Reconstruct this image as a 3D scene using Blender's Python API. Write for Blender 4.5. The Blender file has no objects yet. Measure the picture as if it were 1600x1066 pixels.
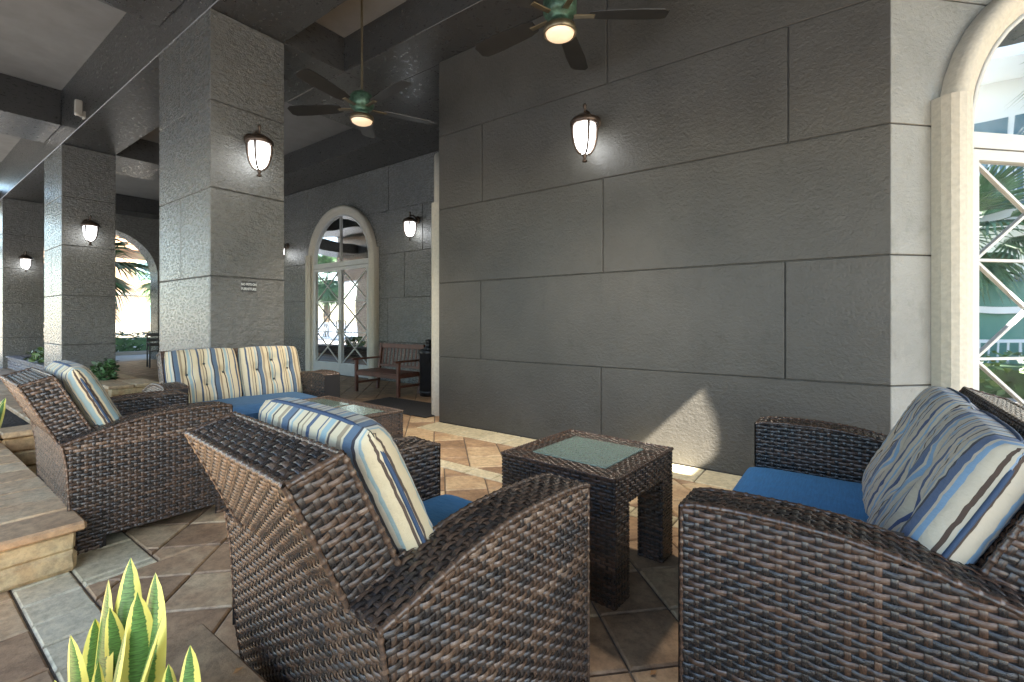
import bpy, bmesh, math, random
import numpy as np
from mathutils import Vector, Matrix
R_ = math.radians
random.seed(7); rng = np.random.default_rng(7)
scene = bpy.context.scene
COL = scene.collection

# ------------------------------------------------------------------ camera, sky, sun, exposure
cam_d = bpy.data.cameras.new('camera'); cam = bpy.data.objects.new('camera', cam_d); COL.objects.link(cam)
cam.location = (0, 0, 1.2); cam.rotation_euler = (R_(90), 0, R_(36))
cam_d.sensor_width = 36; cam_d.lens = 36*730/1600; cam_d.shift_y = -33/1600
cam_d.clip_start = .05; cam_d.clip_end = 600
scene.camera = cam
SUN = Vector((1, -.6, 1.01)).normalized()          # towards the sun
world = bpy.data.worlds.new('World'); scene.world = world; world.use_nodes = True
wn = world.node_tree.nodes; wl = world.node_tree.links
sky = wn.new('ShaderNodeTexSky'); sky.sky_type = 'NISHITA'; sky.sun_disc = False
sky.sun_elevation = math.asin(SUN.z); sky.sun_rotation = math.atan2(SUN.x, SUN.y)
sky.air_density = 1.2; sky.dust_density = .6; sky.ozone_density = 2.4
wn['Background'].inputs[1].default_value = .078
wl.new(sky.outputs[0], wn['Background'].inputs[0])
sl = bpy.data.lights.new('sun', 'SUN'); sl.energy = 5.0; sl.angle = R_(.5); sl.color = (1, .93, .82)
so = bpy.data.objects.new('sun', sl); COL.objects.link(so); so.rotation_euler = (-SUN).to_track_quat('-Z', 'Y').to_euler()
so.location = (6, -4, 12)
scene.view_settings.view_transform = 'Standard'; scene.view_settings.look = 'None'
scene.view_settings.gamma = 1; scene.view_settings.exposure = 3.5
scene.view_settings.use_curve_mapping = False
scene.render.engine = 'CYCLES'
scene.cycles.use_denoising = True
try: scene.cycles.denoiser = 'OPENIMAGEDENOISE'
except Exception: pass
scene.cycles.max_bounces = 8; scene.cycles.diffuse_bounces = 5; scene.cycles.sample_clamp_indirect = 6
scene.cycles.caustics_reflective = False; scene.cycles.caustics_refractive = False

# ------------------------------------------------------------------ object helpers
def obj(name, me, m=None, parent=None):
    o = bpy.data.objects.new(name, me); COL.objects.link(o)
    if m is not None and me is not None and len(me.materials) == 0: me.materials.append(m)
    if parent is not None: o.parent = parent
    return o
def tag(o, label=None, cat=None, group=None, kind=None):
    if label: o['label'] = label
    if cat: o['category'] = cat
    if group: o['group'] = group
    if kind: o['kind'] = kind
    return o
def thing(name, label, cat, loc=(0, 0, 0), rz=0, group=None):
    o = bpy.data.objects.new(name, None); COL.objects.link(o)
    o.location = loc; o.rotation_euler = (0, 0, rz); o.empty_display_size = .1
    return tag(o, label, cat, group)
def copy_tree(o, parent=None):
    c = o.copy(); COL.objects.link(c)
    if parent is not None: c.parent = parent
    for ch in list(o.children): copy_tree(ch, c)
    return c

class MB:
    """collects simple shapes into one mesh"""
    def __init__(s): s.v = []; s.f = []; s.smooth = []
    def add(s, vs, fs, smooth=False):
        b = len(s.v); s.v += [tuple(p) for p in vs]; s.f += [tuple(i+b for i in f) for f in fs]; s.smooth += [smooth]*len(fs); return s
    def box(s, x0, x1, y0, y1, z0, z1, M=None):
        vs = [Vector((x, y, z)) for x in (x0, x1) for y in (y0, y1) for z in (z0, z1)]
        if M is not None: vs = [M @ p for p in vs]
        return s.add(vs, [(0, 1, 3, 2), (4, 6, 7, 5), (0, 4, 5, 1), (2, 3, 7, 6), (0, 2, 6, 4), (1, 5, 7, 3)])
    def bevbox(s, x0, x1, y0, y1, z0, z1, b=.005, M=None, wob=0):
        bm = bmesh.new()
        vs = [bm.verts.new((x, y, z)) for x in (x0, x1) for y in (y0, y1) for z in (z0, z1)]
        for f in [(0, 1, 3, 2), (4, 6, 7, 5), (0, 4, 5, 1), (2, 3, 7, 6), (0, 2, 6, 4), (1, 5, 7, 3)]: bm.faces.new([vs[i] for i in f])
        bmesh.ops.bevel(bm, geom=bm.edges[:], offset=b, segments=1, affect='EDGES', profile=.5)
        bm.verts.index_update()
        P = [v.co.copy() for v in bm.verts]
        if wob: P = [p+Vector((random.uniform(-wob, wob), random.uniform(-wob, wob), random.uniform(-wob, wob))) for p in P]
        if M is not None: P = [M @ p for p in P]
        s.add(P, [[v.index for v in f.verts] for f in bm.faces]); bm.free(); return s
    def tube(s, pts, r, n=8, caps=True, smooth=True):
        pts = [Vector(p) for p in pts]; rs = r if isinstance(r, (list, tuple, np.ndarray)) else [r]*len(pts)
        up = None; rings = []
        for i, p in enumerate(pts):
            d = (pts[min(i+1, len(pts)-1)]-pts[max(i-1, 0)]).normalized()
            if up is None:
                up = Vector((0, 0, 1)) if abs(d.z) < .9 else Vector((1, 0, 0))
            a = d.cross(up).normalized(); up = a.cross(d).normalized()
            rings.append([p+(a*math.cos(2*math.pi*k/n)+up*math.sin(2*math.pi*k/n))*rs[i] for k in range(n)])
        vs = [q for rg in rings for q in rg]; fs = []
        for i in range(len(pts)-1):
            for k in range(n):
                k2 = (k+1) % n; fs.append((i*n+k, i*n+k2, (i+1)*n+k2, (i+1)*n+k))
        s.add(vs, fs, smooth)
        if caps: s.add(rings[0], [tuple(range(n))[::-1]]); s.add(rings[-1], [tuple(range(n))])
        return s
    def lathe(s, prof, c=(0, 0, 0), n=20, smooth=True):
        vs = []; fs = []
        for (r, z) in prof:
            for k in range(n):
                a = 2*math.pi*k/n; vs.append((c[0]+r*math.cos(a), c[1]+r*math.sin(a), c[2]+z))
        for i in range(len(prof)-1):
            for k in range(n):
                k2 = (k+1) % n; fs.append((i*n+k, i*n+k2, (i+1)*n+k2, (i+1)*n+k))
        return s.add(vs, fs, smooth)
    def prism(s, poly, z0, z1, M=None):
        n = len(poly); vs = [Vector((x, y, z)) for z in (z0, z1) for x, y in poly]
        if M is not None: vs = [M @ p for p in vs]
        return s.add(vs, [tuple(range(n))[::-1], tuple(range(n, 2*n))]+[(i, (i+1) % n, n+(i+1) % n, n+i) for i in range(n)])
    def mesh(s, name):
        me = bpy.data.meshes.new(name); me.from_pydata(s.v, [], s.f)
        me.polygons.foreach_set('use_smooth', s.smooth); me.update(); return me
    def build(s, name, m, parent=None): return obj(name, s.mesh(name), m, parent)

def quads_mesh(name, V, Q, tone=None, uv=None, smooth=True):
    me = bpy.data.meshes.new(name); V = np.asarray(V, np.float32); Q = np.asarray(Q, np.int32)
    me.vertices.add(len(V)); me.vertices.foreach_set('co', V.ravel())
    me.loops.add(Q.size); me.loops.foreach_set('vertex_index', Q.ravel())
    me.polygons.add(len(Q)); me.polygons.foreach_set('loop_start', np.arange(0, Q.size, 4, dtype=np.int32))
    me.polygons.foreach_set('use_smooth', np.full(len(Q), smooth))
    if tone is not None:
        a = me.attributes.new('tone', 'FLOAT', 'FACE'); a.data.foreach_set('value', np.asarray(tone, np.float32))
    if uv is not None:
        l = me.uv_layers.new(name='UVMap'); l.data.foreach_set('uv', np.asarray(uv, np.float32)[Q.ravel()].ravel())
    me.update(calc_edges=True); me.validate(); return me

# ------------------------------------------------------------------ materials
def newmat(name):
    m = bpy.data.materials.new(name); m.use_nodes = True; nt = m.node_tree
    return m, nt, nt.nodes['Principled BSDF']
def N(nt, t, **kw):
    n = nt.nodes.new(t)
    for k, v in kw.items():
        if k.startswith('_'): setattr(n, k[1:], v)
        else: n.inputs[k.replace('_', ' ')].default_value = v
    return n
def ramp(nt, fac, stops, interp='LINEAR'):
    r = nt.nodes.new('ShaderNodeValToRGB'); cr = r.color_ramp; cr.interpolation = interp
    while len(cr.elements) > 1: cr.elements.remove(cr.elements[-1])
    cr.elements[0].position = stops[0][0]; cr.elements[0].color = (*stops[0][1], 1)
    for p, c in stops[1:]:
        e = cr.elements.new(p); e.color = (*c, 1)
    nt.links.new(fac, r.inputs[0]); return r.outputs[0]
def coords(nt, kind='pos', scale=(1, 1, 1)):
    if kind == 'pos': o = N(nt, 'ShaderNodeNewGeometry').outputs['Position']
    elif kind == 'obj': o = N(nt, 'ShaderNodeTexCoord').outputs['Object']
    else: o = N(nt, 'ShaderNodeUVMap').outputs[0]
    mp = N(nt, 'ShaderNodeMapping'); mp.inputs['Scale'].default_value = scale
    nt.links.new(o, mp.inputs[0]); return mp.outputs[0]
def noise(nt, co, scale, detail=4, rough=.55):
    n = N(nt, 'ShaderNodeTexNoise', Scale=scale, Detail=detail, Roughness=rough); nt.links.new(co, n.inputs['Vector']); return n.outputs['Fac']
def bump(nt, bs, h, dist, strength=1.0, prev=None):
    b = N(nt, 'ShaderNodeBump', Strength=strength, Distance=dist); nt.links.new(h, b.inputs['Height'])
    if prev is not None: nt.links.new(prev, b.inputs['Normal'])
    nt.links.new(b.outputs[0], bs.inputs['Normal']); return b.outputs[0]
def plain(name, c, rough=.5, metal=0, nscale=None, var=.25, bd=0, emit=None, kind='pos'):
    m, nt, bs = newmat(name); bs.inputs['Base Color'].default_value = (*c, 1); bs.inputs['Roughness'].default_value = rough
    bs.inputs['Metallic'].default_value = metal
    if nscale:
        f = noise(nt, coords(nt, kind), nscale)
        o = ramp(nt, f, [(.3, tuple(x*(1-var) for x in c)), (.7, tuple(min(1, x*(1+var)) for x in c))])
        nt.links.new(o, bs.inputs['Base Color'])
        if bd: bump(nt, bs, f, bd)
    if emit:
        bs.inputs['Emission Color'].default_value = (*emit[0], 1); bs.inputs['Emission Strength'].default_value = emit[1]
    return m
def stucco(name, c, rough=.42, trowel=.5, grain=.004, spec=.5):
    m, nt, bs = newmat(name); co = coords(nt)
    big = noise(nt, co, 1.3, 5); fine = noise(nt, co, 42, 4, .62); mid = noise(nt, coords(nt, 'pos', (3, 3, 1.6)), 2.2, 6, .7)
    co2 = coords(nt, 'pos', (7, 7, 16)); tr = noise(nt, co2, 2.4, 6, .72)
    col = ramp(nt, big, [(.28, tuple(x*.78 for x in c)), (.5, c), (.72, tuple(x*1.2 for x in c))])
    st = ramp(nt, mid, [(.30, (.80, .80, .78)), (.45, (1, 1, 1)), (.60, (1, 1, 1)), (.74, (1.22, 1.21, 1.18))])
    ml = N(nt, 'ShaderNodeMixRGB', _blend_type='MULTIPLY'); ml.inputs[0].default_value = 1
    nt.links.new(col, ml.inputs[1]); nt.links.new(st, ml.inputs[2])
    sp = noise(nt, co, 17, 2, .5); fl_ = ramp(nt, sp, [(.835, (0, 0, 0)), (.85, (1, 1, 1))])
    m2 = N(nt, 'ShaderNodeMixRGB'); nt.links.new(fl_, m2.inputs[0]); nt.links.new(ml.outputs[0], m2.inputs[1]); m2.inputs[2].default_value = (.3, .29, .27, 1)
    nt.links.new(m2.outputs[0], bs.inputs['Base Color']); bs.inputs['Specular IOR Level'].default_value = spec
    rr = N(nt, 'ShaderNodeMapRange'); rr.inputs[1].default_value = .3; rr.inputs[2].default_value = .7
    rr.inputs[3].default_value = rough-.1; rr.inputs[4].default_value = rough+.16
    nt.links.new(tr, rr.inputs[0]); nt.links.new(rr.outputs[0], bs.inputs['Roughness'])
    b = bump(nt, bs, fine, grain, .8); bump(nt, bs, tr, .018*trowel, .7, b)
    return m
M = {}
M['wall'] = stucco('grey_stucco', (.059, .0545, .0455), .40, .3, .008)
M['column'] = stucco('column_stucco', (.096, .093, .082), .24, 1.3, .006, .9)
M['bay_lit'] = stucco('bay_lit_stucco', (.225, .225, .205), .5, .5, .008)  # lighter base colour stands in for strong daylight on the angled wall
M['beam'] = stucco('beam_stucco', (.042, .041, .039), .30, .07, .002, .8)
M['ceiling'] = plain('ceiling_paint', (.22, .215, .205), .6, 0, 3, .12)
M['joint'] = plain('wall_joint', (.055, .052, .046), .8, 0, 20)
M['cream'] = plain('cream_cast_stone', (.50, .46, .375), .7, 0, 35, .1, .004)
M['white_frame'] = plain('white_frame_paint', (.50, .505, .48), .35, 0, 8, .05)
M['bronze'] = plain('bronze_metal', (.075, .052, .038), .42, .7, 18, .35)
M['black_metal'] = plain('black_metal', (.02, .02, .022), .4, .3, 12)
M['green_copper'] = plain('verdigris_copper', (.05, .10, .065), .45, .4, 28, .6, .002)
M['blade'] = plain('fan_blade_wood', (.018, .017, .015), .5, 0, 10)
M['rod'] = plain('antique_brass', (.16, .13, .08), .4, .7, 12)
M['globe'] = plain('lit_globe', (.8, .8, .8), .4, emit=((.93, .97, 1.0), 1))
_nt = M['globe'].node_tree; _sx = N(_nt, 'ShaderNodeSeparateXYZ'); _nt.links.new(N(_nt, 'ShaderNodeTexCoord').outputs['Object'], _sx.inputs[0])
_mr = N(_nt, 'ShaderNodeMapRange'); _mr.inputs[1].default_value = .045; _mr.inputs[2].default_value = -.10; _mr.inputs[3].default_value = .045; _mr.inputs[4].default_value = 1.6
_nt.links.new(_sx.outputs[2], _mr.inputs[0]); _nt.links.new(_mr.outputs[0], _nt.nodes['Principled BSDF'].inputs['Emission Strength'])
M['fan_lamp'] = plain('lit_fan_glass', (.8, .7, .55), .4, emit=((1.0, .63, .36), .07))
M['soil'] = plain('potting_soil', (.045, .03, .02), .95, 0, 45, .7, .03)
M['mulch'] = M['soil']
M['grout'] = plain('paver_joint_sand', (.13, .11, .09), .95, 0, 60, .3)
M['mat'] = plain('door_mat_rubber', (.018, .018, .02), .85, 0, 60, .4, .006)
M['wood'] = plain('stained_teak', (.115, .042, .024), .5, 0, 9, .35)
M['sensor'] = plain('beige_plastic', (.42, .39, .33), .4)
M['sign_black'] = plain('sign_black', (.012, .012, .012), .4)
M['sign_white'] = plain('sign_lettering', (.6, .6, .56), .5)
M['dark'] = plain('dark_interior', (.012, .013, .015), .6)
def mirror_glass(name, tint=(.93, .96, 1.0), f=.85):
    m, nt, bs = newmat(name); bs.inputs['Base Color'].default_value = (.012, .016, .02, 1); bs.inputs['Roughness'].default_value = .3
    g = N(nt, 'ShaderNodeBsdfGlossy'); g.inputs['Color'].default_value = (*tint, 1); g.inputs['Roughness'].default_value = .015
    nz = noise(nt, coords(nt), 1.1, 1); b = N(nt, 'ShaderNodeBump', Strength=.25, Distance=.02); nt.links.new(nz, b.inputs['Height']); nt.links.new(b.outputs[0], g.inputs['Normal'])
    mx = N(nt, 'ShaderNodeMixShader'); mx.inputs[0].default_value = f
    nt.links.new(bs.outputs[0], mx.inputs[1]); nt.links.new(g.outputs[0], mx.inputs[2])
    nt.links.new(mx.outputs[0], nt.nodes['Material Output'].inputs[0]); return m
M['door_glass'] = mirror_glass('reflective_door_glass')
def hammered():
    m, nt, bs = newmat('hammered_glass'); bs.inputs['Base Color'].default_value = (.20, .29, .245, 1); bs.inputs['Roughness'].default_value = .07; bs.inputs['IOR'].default_value = 1.7
    bs.inputs['Specular IOR Level'].default_value = .9; bs.inputs['Coat Weight'].default_value = 1; bs.inputs['Coat Roughness'].default_value = .08
    v = N(nt, 'ShaderNodeTexVoronoi', Scale=75); v.feature = 'SMOOTH_F1'; nt.links.new(coords(nt), v.inputs['Vector'])
    o = bump(nt, bs, v.outputs['Distance'], .004, .5); nt.links.new(o, bs.inputs['Coat Normal']); return m
M['table_glass'] = hammered()
def wicker(name, stops):
    m, nt, bs = newmat(name)
    at = N(nt, 'ShaderNodeAttribute', _attribute_name='tone')
    st = noise(nt, coords(nt, 'uv', (9, 5, 1)), 1.0, 3, .6)
    ad = N(nt, 'ShaderNodeMath', _operation='MULTIPLY_ADD'); nt.links.new(st, ad.inputs[0]); ad.inputs[1].default_value = .9
    nt.links.new(at.outputs['Fac'], ad.inputs[2])
    sb = N(nt, 'ShaderNodeMath', _operation='SUBTRACT'); nt.links.new(ad.outputs[0], sb.inputs[0]); sb.inputs[1].default_value = .45
    nt.links.new(ramp(nt, sb.outputs[0], stops), bs.inputs['Base Color'])
    bs.inputs['Roughness'].default_value = .27; bs.inputs['Specular IOR Level'].default_value = .6
    st2 = noise(nt, coords(nt, 'uv', (3, 14, 1)), 1.0, 2, .5)
    bump(nt, bs, st2, .0015, .5); return m
M['wicker'] = wicker('brown_wicker', [(0, (.015, .013, .013)), (.3, (.038, .031, .027)), (.5, (.075, .044, .028)), (.72, (.122, .073, .046)), (1, (.25, .175, .12))])
M['wicker_dark'] = wicker('dark_wicker', [(0, (.012, .010, .010)), (.33, (.026, .021, .018)), (.5, (.055, .030, .019)), (.78, (.095, .050, .030)), (1, (.15, .095, .065))])
M['backing'] = plain('wicker_core', (.018, .012, .009), .7)
STR = [(.58, .475, .30), (.045, .07, .12), (.58, .475, .30), (.27, .35, .34), (.58, .475, .30), (.075, .045, .03), (.58, .475, .30), (.30, .22, .13), (.58, .475, .30), (.085, .125, .17), (.035, .03, .035), (.55, .49, .37), (.27, .35, .34), (.58, .475, .30), (.08, .05, .033), (.58, .475, .30), (.30, .22, .13), (.58, .475, .30), (.045, .07, .12), (.58, .475, .30)]
WID = [3, .6, 1.1, 2.2, .9, .9, 2.8, 1.6, .8, 3.2, .9, 1.2, .9, 2.6, .7, 1.5, .7, 1.6, 1.5, .7]
def stripes(name, bright=1.0, blue=1.0, cream=None):
    m, nt, bs = newmat(name)
    tot = sum(WID); p = 0; stops = []
    for w, c in zip(WID, STR):
        if cream and c == STR[0]: c = cream
        if cream and c == (.30, .22, .13): c = (.22, .34, .36)
        k = blue if c[2] > c[0] else 1
        stops.append((p/tot, (c[0]*bright, c[1]*bright, min(1, c[2]*bright*k)))); p += w
    uv = N(nt, 'ShaderNodeUVMap').outputs[0]; sx = N(nt, 'ShaderNodeSeparateXYZ'); nt.links.new(uv, sx.inputs[0])
    wob = noise(nt, coords(nt, 'uv', (2, 3, 1)), 2.0, 2)
    ma = N(nt, 'ShaderNodeMath', _operation='MULTIPLY_ADD'); nt.links.new(wob, ma.inputs[0]); ma.inputs[1].default_value = .004
    nt.links.new(sx.outputs[0], ma.inputs[2])
    dv = N(nt, 'ShaderNodeMath', _operation='DIVIDE'); nt.links.new(ma.outputs[0], dv.inputs[0]); dv.inputs[1].default_value = .33
    fr = N(nt, 'ShaderNodeMath', _operation='FRACT'); nt.links.new(dv.outputs[0], fr.inputs[0])
    nt.links.new(ramp(nt, fr.outputs[0], stops, 'CONSTANT'), bs.inputs['Base Color'])
    bs.inputs['Roughness'].default_value = .85; bs.inputs['Sheen Weight'].default_value = .15
    b = bump(nt, bs, noise(nt, coords(nt, 'uv', (450, 450, 1)), 1, 2), .0012, .5)
    bump(nt, bs, noise(nt, coords(nt, 'uv', (9, 13, 1)), 1, 4, .6), .014, .7, b); return m
M['stripe'] = stripes('striped_canvas'); M['stripe_blue'] = stripes('striped_canvas_bluer', 1.0, 1.3, (.53, .45, .335))
def cloth(name, c):
    m, nt, bs = newmat(name); f = noise(nt, coords(nt, 'obj', (6, 60, 6)), 3, 4)
    nt.links.new(ramp(nt, f, [(.3, tuple(x*.85 for x in c)), (.7, tuple(x*1.12 for x in c))]), bs.inputs['Base Color'])
    bs.inputs['Roughness'].default_value = .85; bs.inputs['Sheen Weight'].default_value = .04; bs.inputs['Specular IOR Level'].default_value = .25
    b = bump(nt, bs, noise(nt, coords(nt, 'obj'), 420, 2), .0012, .5); bump(nt, bs, noise(nt, coords(nt, 'obj'), 9, 4, .6), .02, .6, b); return m
M['blue'] = cloth('blue_canvas', (.035, .165, .40)); M['blue_shaded'] = cloth('blue_canvas_shaded', (.04, .105, .20))  # second one is the blue canvas darkened to stand in for shade
M['piping'] = plain('navy_piping', (.035, .06, .11), .8); M['button'] = plain('cushion_button', (.04, .05, .05), .6)
def paver(name, c1, c2, c3, rough=.6):
    m, nt, bs = newmat(name); oi = N(nt, 'ShaderNodeObjectInfo'); co = coords(nt)
    n1 = noise(nt, co, 5, 5, .6); n2 = noise(nt, co, 90, 4, .7)
    mx = N(nt, 'ShaderNodeMath', _operation='MULTIPLY_ADD'); nt.links.new(oi.outputs['Random'], mx.inputs[0]); mx.inputs[1].default_value = .55; nt.links.new(n1, mx.inputs[2])
    sb = N(nt, 'ShaderNodeMath', _operation='SUBTRACT'); nt.links.new(mx.outputs[0], sb.inputs[0]); sb.inputs[1].default_value = .27
    c = ramp(nt, sb.outputs[0], [(.2, c1), (.5, c2), (.8, c3)])
    dk = N(nt, 'ShaderNodeMixRGB', _blend_type='MULTIPLY'); dk.inputs[0].default_value = .6
    nt.links.new(c, dk.inputs[1]); nt.links.new(ramp(nt, noise(nt, co, 22, 6, .75), [(.35, (.42, .42, .42)), (.58, (1.12, 1.12, 1.12))]), dk.inputs[2])
    nt.links.new(dk.outputs[0], bs.inputs['Base Color']); bs.inputs['Roughness'].default_value = rough
    b = bump(nt, bs, n2, .003, .6); bump(nt, bs, n1, .01, .4, b); return m
M['terracotta'] = paver('terracotta_paver', (.24, .15, .085), (.42, .275, .155), (.56, .42, .25))
M['cream_paver'] = paver('cream_paver', (.46, .40, .26), (.56, .49, .32), (.62, .55, .38))
M['stone'] = paver('planter_stone', (.36, .20, .085), (.50, .32, .15), (.54, .43, .24), .85)
M['cap'] = paver('planter_cap_stone', (.40, .245, .13), (.54, .35, .19), (.60, .44, .26), .6)
M['brick'] = paver('grey_brick', (.15, .14, .15), (.2, .18, .19), (.25, .23, .22), .7)
def leafmat(name, g, y):
    m, nt, bs = newmat(name); uv = N(nt, 'ShaderNodeUVMap').outputs[0]; sx = N(nt, 'ShaderNodeSeparateXYZ'); nt.links.new(uv, sx.inputs[0])
    nz = noise(nt, coords(nt, 'uv', (1, 6, 1)), 3, 3)
    ab = N(nt, 'ShaderNodeMath', _operation='SUBTRACT'); nt.links.new(sx.outputs[0], ab.inputs[0]); ab.inputs[1].default_value = .5
    a2 = N(nt, 'ShaderNodeMath', _operation='ABSOLUTE'); nt.links.new(ab.outputs[0], a2.inputs[0])
    a3 = N(nt, 'ShaderNodeMath', _operation='MULTIPLY_ADD'); nt.links.new(nz, a3.inputs[0]); a3.inputs[1].default_value = .14; nt.links.new(a2.outputs[0], a3.inputs[2])
    band = noise(nt, coords(nt, 'uv', (2, 40, 1)), 1, 3, .7)
    gr = ramp(nt, band, [(.35, tuple(x*.5 for x in g)), (.6, tuple(x*1.5 for x in g))])
    ye = ramp(nt, a3.outputs[0], [(.335, (0, 0, 0)), (.365, (1, 1, 1))])
    mx = N(nt, 'ShaderNodeMixRGB'); nt.links.new(ye, mx.inputs[0]); nt.links.new(gr, mx.inputs[1]); mx.inputs[2].default_value = (*y, 1)
    nt.links.new(mx.outputs[0], bs.inputs['Base Color']); bs.inputs['Roughness'].default_value = .38; return m
M['snake'] = leafmat('variegated_leaf', (.075, .155, .035), (.72, .62, .14))
M['leaf'] = plain('green_leaf', (.045, .10, .03), .5, 0, 6, .5); M['leaf_light'] = plain('light_green_leaf', (.12, .19, .06), .5, 0, 6, .5)
M['palm'] = plain('palm_leaf', (.075, .14, .06), .45, 0, 4, .5); M['trunk'] = plain('palm_bark', (.17, .12, .08), .9, 0, 12, .4, .02)
M['flower'] = plain('white_flower', (.6, .58, .55), .6)
M['grass'] = plain('garden_paving', (.19, .22, .26), .6, 0, 3, .12); M['asphalt'] = plain('pale_pavement', (.38, .35, .31), .8, 0, 2, .12)
M['dry'] = plain('dry_leaf', (.35, .17, .06), .7)
M['bounce_slab'] = plain('pale_bounce_slab', (.36, .36, .34), .8, 0, 2, .1)
M['peach'] = plain('peach_render', (.22, .14, .085), .8, 0, .5, .08); M['ivory'] = plain('ivory_render', (.24, .205, .16), .8, 0, .5, .06)
M['white'] = plain('white_render', (.78, .78, .76), .6, 0, .7, .04); M['roof'] = plain('clay_roof', (.42, .22, .12), .8, 0, 2, .3)
M['win'] = plain('window_blue', (.10, .18, .22), .12); M['court'] = plain('green_windscreen', (.12, .26, .2), .7, 0, 2, .1)

H_ROWS = [0, .765, 1.63, 2.495, 3.35, 4.24]
V1, V2 = 1.95, 2.68            # the column row
CZ, BZ, OZ = 4.67, 4.24, 5.15  # coffer ceiling, beam soffit, outer ceiling
COLS = [(-6.4, -5.04), (-12.37, -11.0), (-18.4, -17.05)]

# ------------------------------------------------------------------ ground and floor
g = MB().box(-140, 60, -90, 60, -.6, -.06).build('ground', M['grass']); tag(g, kind='structure')
floor = MB().box(-17.05, 6.2, -1.7, 6.6, -.055, -.012).build('floor', M['grout']); tag(floor, kind='structure')
tag(MB().box(6.21, 11.1, -8, 14, -.058, -.004).build('bounce_slab', M['bounce_slab']), kind='structure')  # pale slab added to bounce sun onto the balcony house
wk = MB().box(-34, -17.06, -6, 9, -.058, -.004).build('path', M['asphalt']); tag(wk, kind='structure')
CP = Vector((0, 0, 1.2)); FW = Vector((-math.sin(R_(36)), math.cos(R_(36)), 0)); RT = Vector((math.cos(R_(36)), math.sin(R_(36)), 0))
def proj(p):
    d = Vector(p)-CP; z = d.dot(FW)
    return (800+730*d.dot(RT)/z, 500-730*d.z/z, z) if z > .05 else (9e9, 9e9, z)
def clip(poly, axis, val, keep_less):
    out = []
    for i in range(len(poly)):
        a, b = poly[i], poly[(i+1) % len(poly)]; ia = (a[axis] <= val) == keep_less; ib = (b[axis] <= val) == keep_less
        if ia: out.append(a)
        if ia != ib:
            t = (val-a[axis])/(b[axis]-a[axis]); out.append((a[0]+(b[0]-a[0])*t, a[1]+(b[1]-a[1])*t))
    return out
def area(p): return abs(sum(p[i][0]*p[(i+1) % len(p)][1]-p[(i+1) % len(p)][0]*p[i][1] for i in range(len(p))))/2
def inset(p, d):
    c = (sum(q[0] for q in p)/len(p), sum(q[1] for q in p)/len(p)); o = []
    n = len(p)
    s = sum(p[i][0]*p[(i+1) % n][1]-p[(i+1) % n][0]*p[i][1] for i in range(n))
    if s < 0: p = p[::-1]
    for i in range(n):
        a, b, e = Vector(p[i-1]), Vector(p[i]), Vector(p[(i+1) % n])
        d1 = (b-a).normalized(); d2 = (e-b).normalized(); n1 = Vector((-d1.y, d1.x)); n2 = Vector((-d2.y, d2.x))
        k = n1+n2; k = k/max(.35, k.dot(n1)); o.append(b+k*d)
    return [(q.x, q.y) for q in o]
pieces = []   # (poly, material)
def diag_field(u0, u1, v0, v1, off1, off2, size=.3):
    r = math.sqrt(.5)
    n0 = int((min(u0, u1)+v0)*r/size)-2; n1 = int((u1+v1)*r/size)+2
    m0 = int((u0-v1)*r/size)-2; m1 = int((u1-v0)*r/size)+2
    for i in range(n0, n1):
        for j in range(m0, m1):
            a0, a1, b0, b1 = i*size+off1, (i+1)*size+off1, j*size+off2, (j+1)*size+off2
            p = [((a+b)*r, (a-b)*r) for a, b in ((a0, b0), (a1, b0), (a1, b1), (a0, b1))]
            for ax, val, kl in ((0, u0, False), (0, u1, True), (1, v0, False), (1, v1, True)):
                p = clip(p, ax, val, kl)
                if len(p) < 3: break
            if len(p) >= 3 and area(p) > .0012: pieces.append((p, 'terracotta'))
def grid_field(u0, u1, v0, v1, du, dv, m, ju=0):
    nv = max(1, round((v1-v0)/dv)); u = u0
    for j in range(nv):
        u = u0-(ju if j % 2 else 0)
        while u < u1-.01:
            a, b = max(u, u0), min(u+du, u1)
            if b-a > .02: pieces.append(([(a, v0+(v1-v0)*j/nv), (b, v0+(v1-v0)*j/nv), (b, v0+(v1-v0)*(j+1)/nv), (a, v0+(v1-v0)*(j+1)/nv)], m))
            u += du
diag_field(-17.05, 6, 2.9, 3.6, .26, .1); grid_field(-3.95, 6, 3.6, 3.95, .3, .35, 'cream_paver')
diag_field(-17.05, -3.95, 3.6, 6.0, .26, .1)
grid_field(-17.05, 6, 2.75, 2.9, .27, .15, 'cream_paver')
diag_field(-17.05, -2.8, .85, 2.75, .05, .28); diag_field(-2.8, 6, .57, 2.75, .05, .28)
grid_field(-17.05, -2.8, .57, .85, .33, .28, 'cream_paver'); grid_field(-6, 2, .37, .57, .2, .2, 'cream_paver')
grid_field(-3.6, -1.4, -1.6, .37, .34, .21, 'terracotta', .17)
PV = []
for poly, m in pieces:
    c = (sum(q[0] for q in poly)/len(poly), sum(q[1] for q in poly)/len(poly), 0)
    x, y, z = proj(c)
    vis = -90 < x < 1690 and 480 < y < 1150
    PV.append((area(poly)/(z*z*z) if vis and z > 0 else 0, poly, m))
PV.sort(key=lambda t: -t[0])
rest = {}
def pav_shape(b, poly):
    p = inset(poly, .0045); q = inset(poly, .0115); n = len(p); h = random.uniform(-.0018, .001)
    tilt = [random.uniform(-.0008, .0008) for _ in p]
    vs = [(x, y, -.05) for x, y in p]+[(x, y, -.006+h+t) for (x, y), t in zip(p, tilt)]+[(x, y, h+t) for (x, y), t in zip(q, tilt)]
    fs = [tuple(range(2*n, 3*n))]+[(i+k*n, (i+1) % n+k*n, (i+1) % n+(k+1)*n, i+(k+1)*n) for k in (0, 1) for i in range(n)]
    b.add(vs, fs)
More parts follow.
